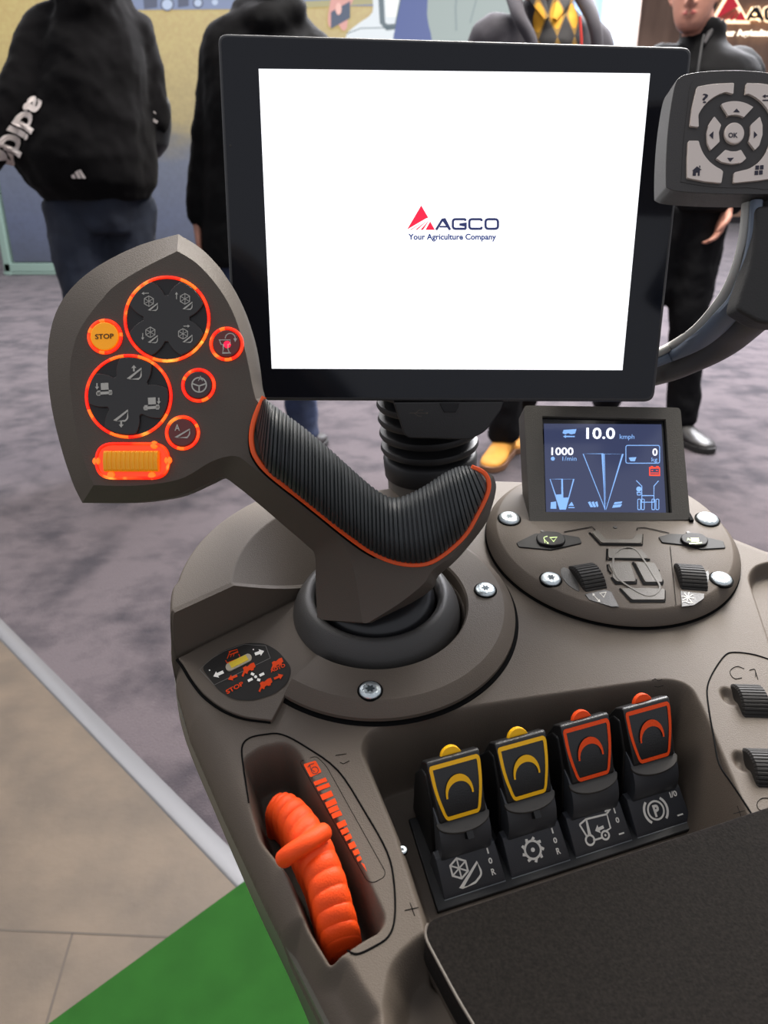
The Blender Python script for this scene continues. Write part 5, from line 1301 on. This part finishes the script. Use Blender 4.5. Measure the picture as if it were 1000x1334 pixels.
BOOT = mat('yellow_boot', rgb(200, 138, 50), .7, var=.1, vscale=20)
def V3(x, y, Yw): return PY(x, y, Yw)
# --- man in the black hoodie
Y1 = 2.78
J1 = dict(pelvis=V3(128, 262, Y1), chest=V3(122, 110, Y1), neck=V3(128, -12, Y1), head=V3(140, -62, Y1) , look=(.75, .6, 0),
          shL=V3(66, 38, Y1 - .02), elL=V3(20, 130, Y1 - .12), wrL=V3(-28, 222, Y1 - .16), shR=V3(172, 42, Y1 + .05), elR=V3(196, 150, Y1 + .08), wrR=V3(158, 196, Y1 + .20),
          hipL=V3(98, 285, Y1), knL=V3(118, 410, Y1 - .04), anL=V3(140, 575, Y1 - .02), hipR=V3(165, 280, Y1 + .06), knR=V3(172, 400, Y1 + .05), anR=V3(205, 560, Y1 + .12))
J1['anL'].z = .09; J1['anR'].z = .09
r1_, jk1, _, _ = person('person', 'man in black hooded sweatshirt and blue jeans standing left, seen from behind', Y1, J1, (.6, .8, 0), BLKH, JEAN, SHB, hood=True, wr=.03, rows=[(128, 260, 66, .15), (128, 252, 70, .155), (122, 240, 82, .18), (110, 208, 92, .20), (112, 170, 86, .19), (118, 120, 74, .17), (118, 70, 72, .15), (120, 40, 64, .13), (125, 15, 48, .14), (130, -8, 38, .13)])
def shrink_decal(name, shapes, Yw, m, target, parent, off=.004):
    """print lying on cloth: projected from the chest side onto the garment along the world Y axis"""
    V, Fc = merge(shapes)
    P = [PY(x, y, Yw) for x, y in V]
    bm = bmesh.new(); vs = [bm.verts.new(p - OFF[parent.name]) for p in P]
    for f in Fc:
        try: bm.faces.new([vs[i] for i in f])
        except ValueError: pass
    me = bpy.data.meshes.new(name); 
    bmesh.ops.subdivide_edges(bm, edges=[e for e in bm.edges if e.calc_length() > .02], cuts=1, use_grid_fill=False)
    bm.to_mesh(me); bm.free(); me.materials.append(m)
    o = bpy.data.objects.new(name, me); COL.objects.link(o); o.parent = parent; OFF[o.name] = OFF[parent.name]
    s = o.modifiers.new('wrap', 'SHRINKWRAP'); s.target = target; s.wrap_method = 'PROJECT'; s.use_project_y = True; s.use_negative_direction = True; s.use_positive_direction = True; s.offset = off; s.cull_face = 'BACK'
    return o
WPR = mat('white_cloth_print', rgb(214, 204, 200), .8)
def rot_text(s, x, y, th, w, h, bold):
    V, Fc = glyphs(s, bold); c = math.cos(th); sn_ = math.sin(th)
    return [(x + c * a * w + sn_ * b * h, y + sn_ * a * w - c * b * h) for a, b in V], Fc
shrink_decal('sleeve_lettering', [rot_text('adida', 25, 119, math.radians(120), 106, 29, .035)], Y1 - .25, WPR, jk1, r1_, .006)
shrink_decal('hip_emblem', [fill([(75, 228), (79, 226), (81, 232), (76, 232)]), fill([(80, 224), (84, 221), (88, 232), (83, 232)]), fill([(84.5, 221), (88, 220), (94, 232), (89.5, 232)])], Y1 - .3, WPR, jk1, r1_, .006)
V, Fc = loft([ell(PY(203, 112, Y1 + .12), .02, .05), ell(PY(207, 135, Y1 + .12), .035, .08), ell(PY(206, 165, Y1 + .12), .040, .09), ell(PY(204, 190, Y1 + .12), .036, .08), ell(PY(200, 206, Y1 + .12), .018, .04)])
bg = blob('shoulder_bag', [(V, Fc)], mat('bag_black', rgb(22, 22, 25), .6), None, vox=.008, sm=3); tag(bg, 'small black bag worn at the hip of the hooded man', 'bag')
sb_ = decal('bag_buckle', [stroke([(190, 135), (196, 142), (203, 148)], 1.6), fill([(198, 153), (206, 158), (204, 161), (199, 158)])], Plane((0, Y1 + .02, 0), (0, -1, 0)), WPR, bg)
# --- man in the black coat behind the monitor
Y2 = 3.0
J2 = dict(pelvis=V3(338, 255, Y2), chest=V3(345, 115, Y2), neck=V3(356, 22, Y2), head=V3(362, -38, Y2 - .02), look=(.5, .85, 0),
          shL=V3(292, 62, Y2), elL=V3(272, 180, Y2 + .0), wrL=V3(258, 292, Y2 - .03), shR=V3(408, 70, Y2), elR=V3(425, 180, Y2), wrR=V3(425, 280, Y2 - .05),
          hipL=V3(306, 270, Y2), knL=V3(306, 400, Y2 - .03), anL=V3(325, 560, Y2), hipR=V3(365, 270, Y2), knR=V3(380, 420, Y2 - .03), anR=V3(397, 572, Y2))
J2['anL'].z = .09; J2['anR'].z = .09; J2['hdL'] = Vector((.05, -.1, -1)); J2['hnL'] = (1, 0, 0)
person('person', 'person in long black coat standing behind the left edge of the big monitor', Y2, J2, (.25, .97, 0), COAT, JEANN, SHB, hood=True, collar=True, wr=.02, rows=[(330, 345, 66, .15), (332, 300, 72, .16), (336, 200, 74, .16), (340, 120, 78, .17), (340, 80, 78, .15), (337, 46, 74, .12), (341, 30, 68, .11), (350, 16, 46, .10), (357, 2, 30, .09)])
# --- man in grey jacket with plaid scarf
Y3 = 2.95
J3 = dict(pelvis=V3(700, 255, Y3), chest=V3(703, 112, Y3), neck=V3(708, 10, Y3), head=V3(706, -45, Y3 - .03), look=(-.15, -1, 0),
          shL=V3(768, 58, Y3), elL=V3(788, 180, Y3 + .03), wrL=V3(770, 280, Y3 - .05), shR=V3(640, 52, Y3), elR=V3(626, 180, Y3 + .03), wrR=V3(640, 280, Y3 - .05),
          hipL=V3(735, 270, Y3), knL=V3(720, 410, Y3), anL=V3(676, 520, Y3 + .25), hipR=V3(668, 270, Y3), knR=V3(660, 420, Y3 - .03), anR=V3(656, 570, Y3 + .02))
J3['anL'].z = .09; J3['anR'].z = .09; J3['knL'] = J3['hipL'].lerp(J3['anL'], .5); J3['knR'] = J3['hipR'].lerp(J3['anR'], .5) + Vector((0, -.02, 0))
r3_, jk3, _, HP3 = person('person', 'person in grey jacket, yellow and black check shirt and yellow boots', Y3, J3, (-.12, -1, 0), GJK, BTR, BOOT, hem=.84, girth=1.0, depth=1.0, collar=False, boot=1, hair=HAIRF, wr=.016, shoe_dirs={'L': (-.25, -1, 0), 'R': (-.45, -1, 0)}, sole_m=mat('brown_sole', rgb(120, 84, 60), .7))
# check shirt: own mesh in the open front
pmk = bpy.data.materials.new('check_shirt'); pmk.use_nodes = True; nt = pmk.node_tree; b = nt.nodes['Principled BSDF']; b.inputs['Roughness'].default_value = .85
tc = nt.nodes.new('ShaderNodeTexCoord'); mpn = nt.nodes.new('ShaderNodeMapping'); mpn.inputs['Rotation'].default_value = (0, .06, 0); ck = nt.nodes.new('ShaderNodeTexWave'); ck.bands_direction = 'X'; ck.inputs['Scale'].default_value = 5.5; ck.inputs['Distortion'].default_value = .8
ck2 = nt.nodes.new('ShaderNodeTexWave'); ck2.bands_direction = 'Z'; ck2.inputs['Scale'].default_value = 2.6; ck2.inputs['Distortion'].default_value = 1.2
mm = nt.nodes.new('ShaderNodeMath'); mm.operation = 'ADD'; cr = nt.nodes.new('ShaderNodeValToRGB'); cr.color_ramp.interpolation = 'CONSTANT'
cr.color_ramp.elements[0].color = rgb(26, 24, 26); cr.color_ramp.elements[1].position = .5; cr.color_ramp.elements[1].color = rgb(120, 90, 30); q = cr.color_ramp.elements.new(.64); q.color = rgb(190, 136, 24)
hm = nt.nodes.new('ShaderNodeMath'); hm.operation = 'MULTIPLY'; hm.inputs[1].default_value = .5
nt.links.new(tc.outputs['Object'], mpn.inputs[0]); nt.links.new(mpn.outputs[0], ck.inputs['Vector']); nt.links.new(mpn.outputs[0], ck2.inputs['Vector']); nt.links.new(ck.outputs['Fac'], mm.inputs[0]); nt.links.new(ck2.outputs['Fac'], mm.inputs[1]); nt.links.new(mm.outputs[0], hm.inputs[0]); nt.links.new(hm.outputs[0], cr.inputs[0]); nt.links.new(cr.outputs[0], b.inputs['Base Color'])
ch = J3['chest']; nk3 = J3['neck']
rows = [(nk3 + Vector((.01, -.030, .03)), .056, .045), (nk3.lerp(ch, .2) + Vector((.025, -.055, 0)), .085, .07), (nk3.lerp(ch, .5) + Vector((.03, -.07, 0)), .092, .085), (ch + Vector((.03, -.075, 0)), .09, .090), (ch + Vector((.03, -.07, -.25)), .08, .085)]
blob('check_shirt', [loft([ell(c, a, b2, 18) for c, a, b2 in rows])], pmk, r3_, vox=.008, wr=.01, sm=2)
for k, cx in ((-1, -.035), (1, .040)):
    V, Fc = tube([nk3 + Vector((cx * 1.6, -.03, .05)), nk3 + Vector((cx * 1.2, -.10, .01)), nk3 + Vector((cx * .3, -.135, -.055))], [(.008, .022), (.006, .028), (.004, .008)], 10, ref=(0, -1, .3)); mk('shirt_collar', V, Fc, pmk, r3_)
V, Fc = tube([PY(755, 22, Y3 - .18), PY(757, 50, Y3 - .19), PY(757, 90, Y3 - .19)], .004, 8); mk('red_zip', V, Fc, mat('red_zip', rgb(200, 50, 40), .5), r3_)
for k, (a, b2, c2) in enumerate((((668, -8), (676, 22), (694, 62)), ((758, -6), (772, 25), (778, 62)))):
    V, Fc = limb([PY(*a, Y3 - .04), PY(*b2, Y3 - .15), PY(*c2, Y3 - .18), PY(c2[0], 130, Y3 - .18)], [.026, .021, .018, .016]); mk('jacket_lapel', V, Fc, GJK, r3_)
# --- man in dark zip jacket
Y4 = 3.2
J4 = dict(pelvis=V3(905, 258, Y4), chest=V3(915, 128, Y4), neck=V3(913, 58, Y4), head=V3(904, -5, Y4 - .05), look=(-.42, -.9, 0),
          shL=V3(965, 92, Y4 + .02), elL=V3(985, 195, Y4 + .05), wrL=V3(948, 272, Y4 - .10), shR=V3(858, 88, Y4), elR=V3(842, 190, Y4 + .03), wrR=V3(850, 275, Y4 - .08),
          hipL=V3(912, 285, Y4), knL=V3(895, 420, Y4 - .02), anL=V3(888, 545, Y4), hipR=V3(868, 285, Y4), knR=V3(835, 405, Y4 + .05), anR=V3(790, 512, Y4 + .28))
J4['anL'].z = .09; J4['anR'].z = .09; J4['hdL'] = Vector((-.35, -.1, -1)); J4['hnL'] = (-1, 0, 0)
r4_, jk4, _, HP4 = person('person', 'man in dark zip jacket and black trousers standing right, head half cut off', Y4, J4, (-.35, -.94, 0), JKT, BTR, SHB, hem=.93, girth=1.0, depth=1.0, collar=True, hair=HAIR, wr=.014, shoe_dirs={'L': (.35, -.95, 0), 'R': (-.7, -.7, 0)})
nk4 = J4['neck']
V, Fc = tube([nk4 + Vector((-.030, -.098, .015)), nk4 + Vector((-.035, -.105, .0)), nk4 + Vector((-.05, -.145, -.10)), nk4 + Vector((-.06, -.165, -.25))], .004, 8); mk('zip', V, Fc, mat('grey_zip', rgb(22, 22, 24), .6), r4_)
V, Fc = limb([nk4 + Vector((.01, -.066, .045)), nk4 + Vector((-.005, -.075, .02)), nk4 + Vector((-.022, -.09, -.01))], [.008, .010, .006]); mk('shirt_collar', V, Fc, mat('grey_check_shirt', rgb(58, 56, 58), .8, var=.4, vscale=90), r4_)
# ================================================================== LIGHT
def area(name, loc, sx_, sy_, e, col=(1, .95, .88), tgt=None, lbl=None):
    l = bpy.data.lights.new(name, 'AREA'); l.shape = 'RECTANGLE'; l.size = sx_; l.size_y = sy_; l.energy = e; l.color = col
    o = bpy.data.objects.new(name, l); COL.objects.link(o); o.location = loc
    if tgt is not None: o.rotation_euler = (Vector(tgt) - Vector(loc)).to_track_quat('-Z', 'Y').to_euler()
    return o
area('unseen_hall_light', (.7, 2.4, 3.6), 1.8, 1.0, 190, col=(1, .95, .88), tgt=(0, .4, .75))
area('unseen_hall_light', (1.8, 2.4, 3.6), 1.2, 1.2, 80, col=(1, .94, .86), tgt=(.1, .4, .75))
area('unseen_hall_light', (-1.6, 1.2, 3.2), .8, .8, 22, col=(1, .95, .9), tgt=(0, .4, .75))
area('unseen_hall_light', (2.6, 6.2, 4.6), 3, 4, 1500, col=(.95, .95, 1))  # unseen area light added to brighten the far right floor
area('unseen_hall_light', (-2, 6.5, 4.6), 3, 4, 380, col=(.98, .96, 1))  # unseen area light added to lift the far left floor
area('unseen_hall_light', (3, 15, 5), 8, 8, 1800, col=(.96, .96, 1))
w = bpy.data.worlds.new('hall'); SC.world = w; w.use_nodes = True
bg_ = w.node_tree.nodes['Background']; bg_.inputs[0].default_value = (.9, .92, 1, 1); bg_.inputs[1].default_value = .46
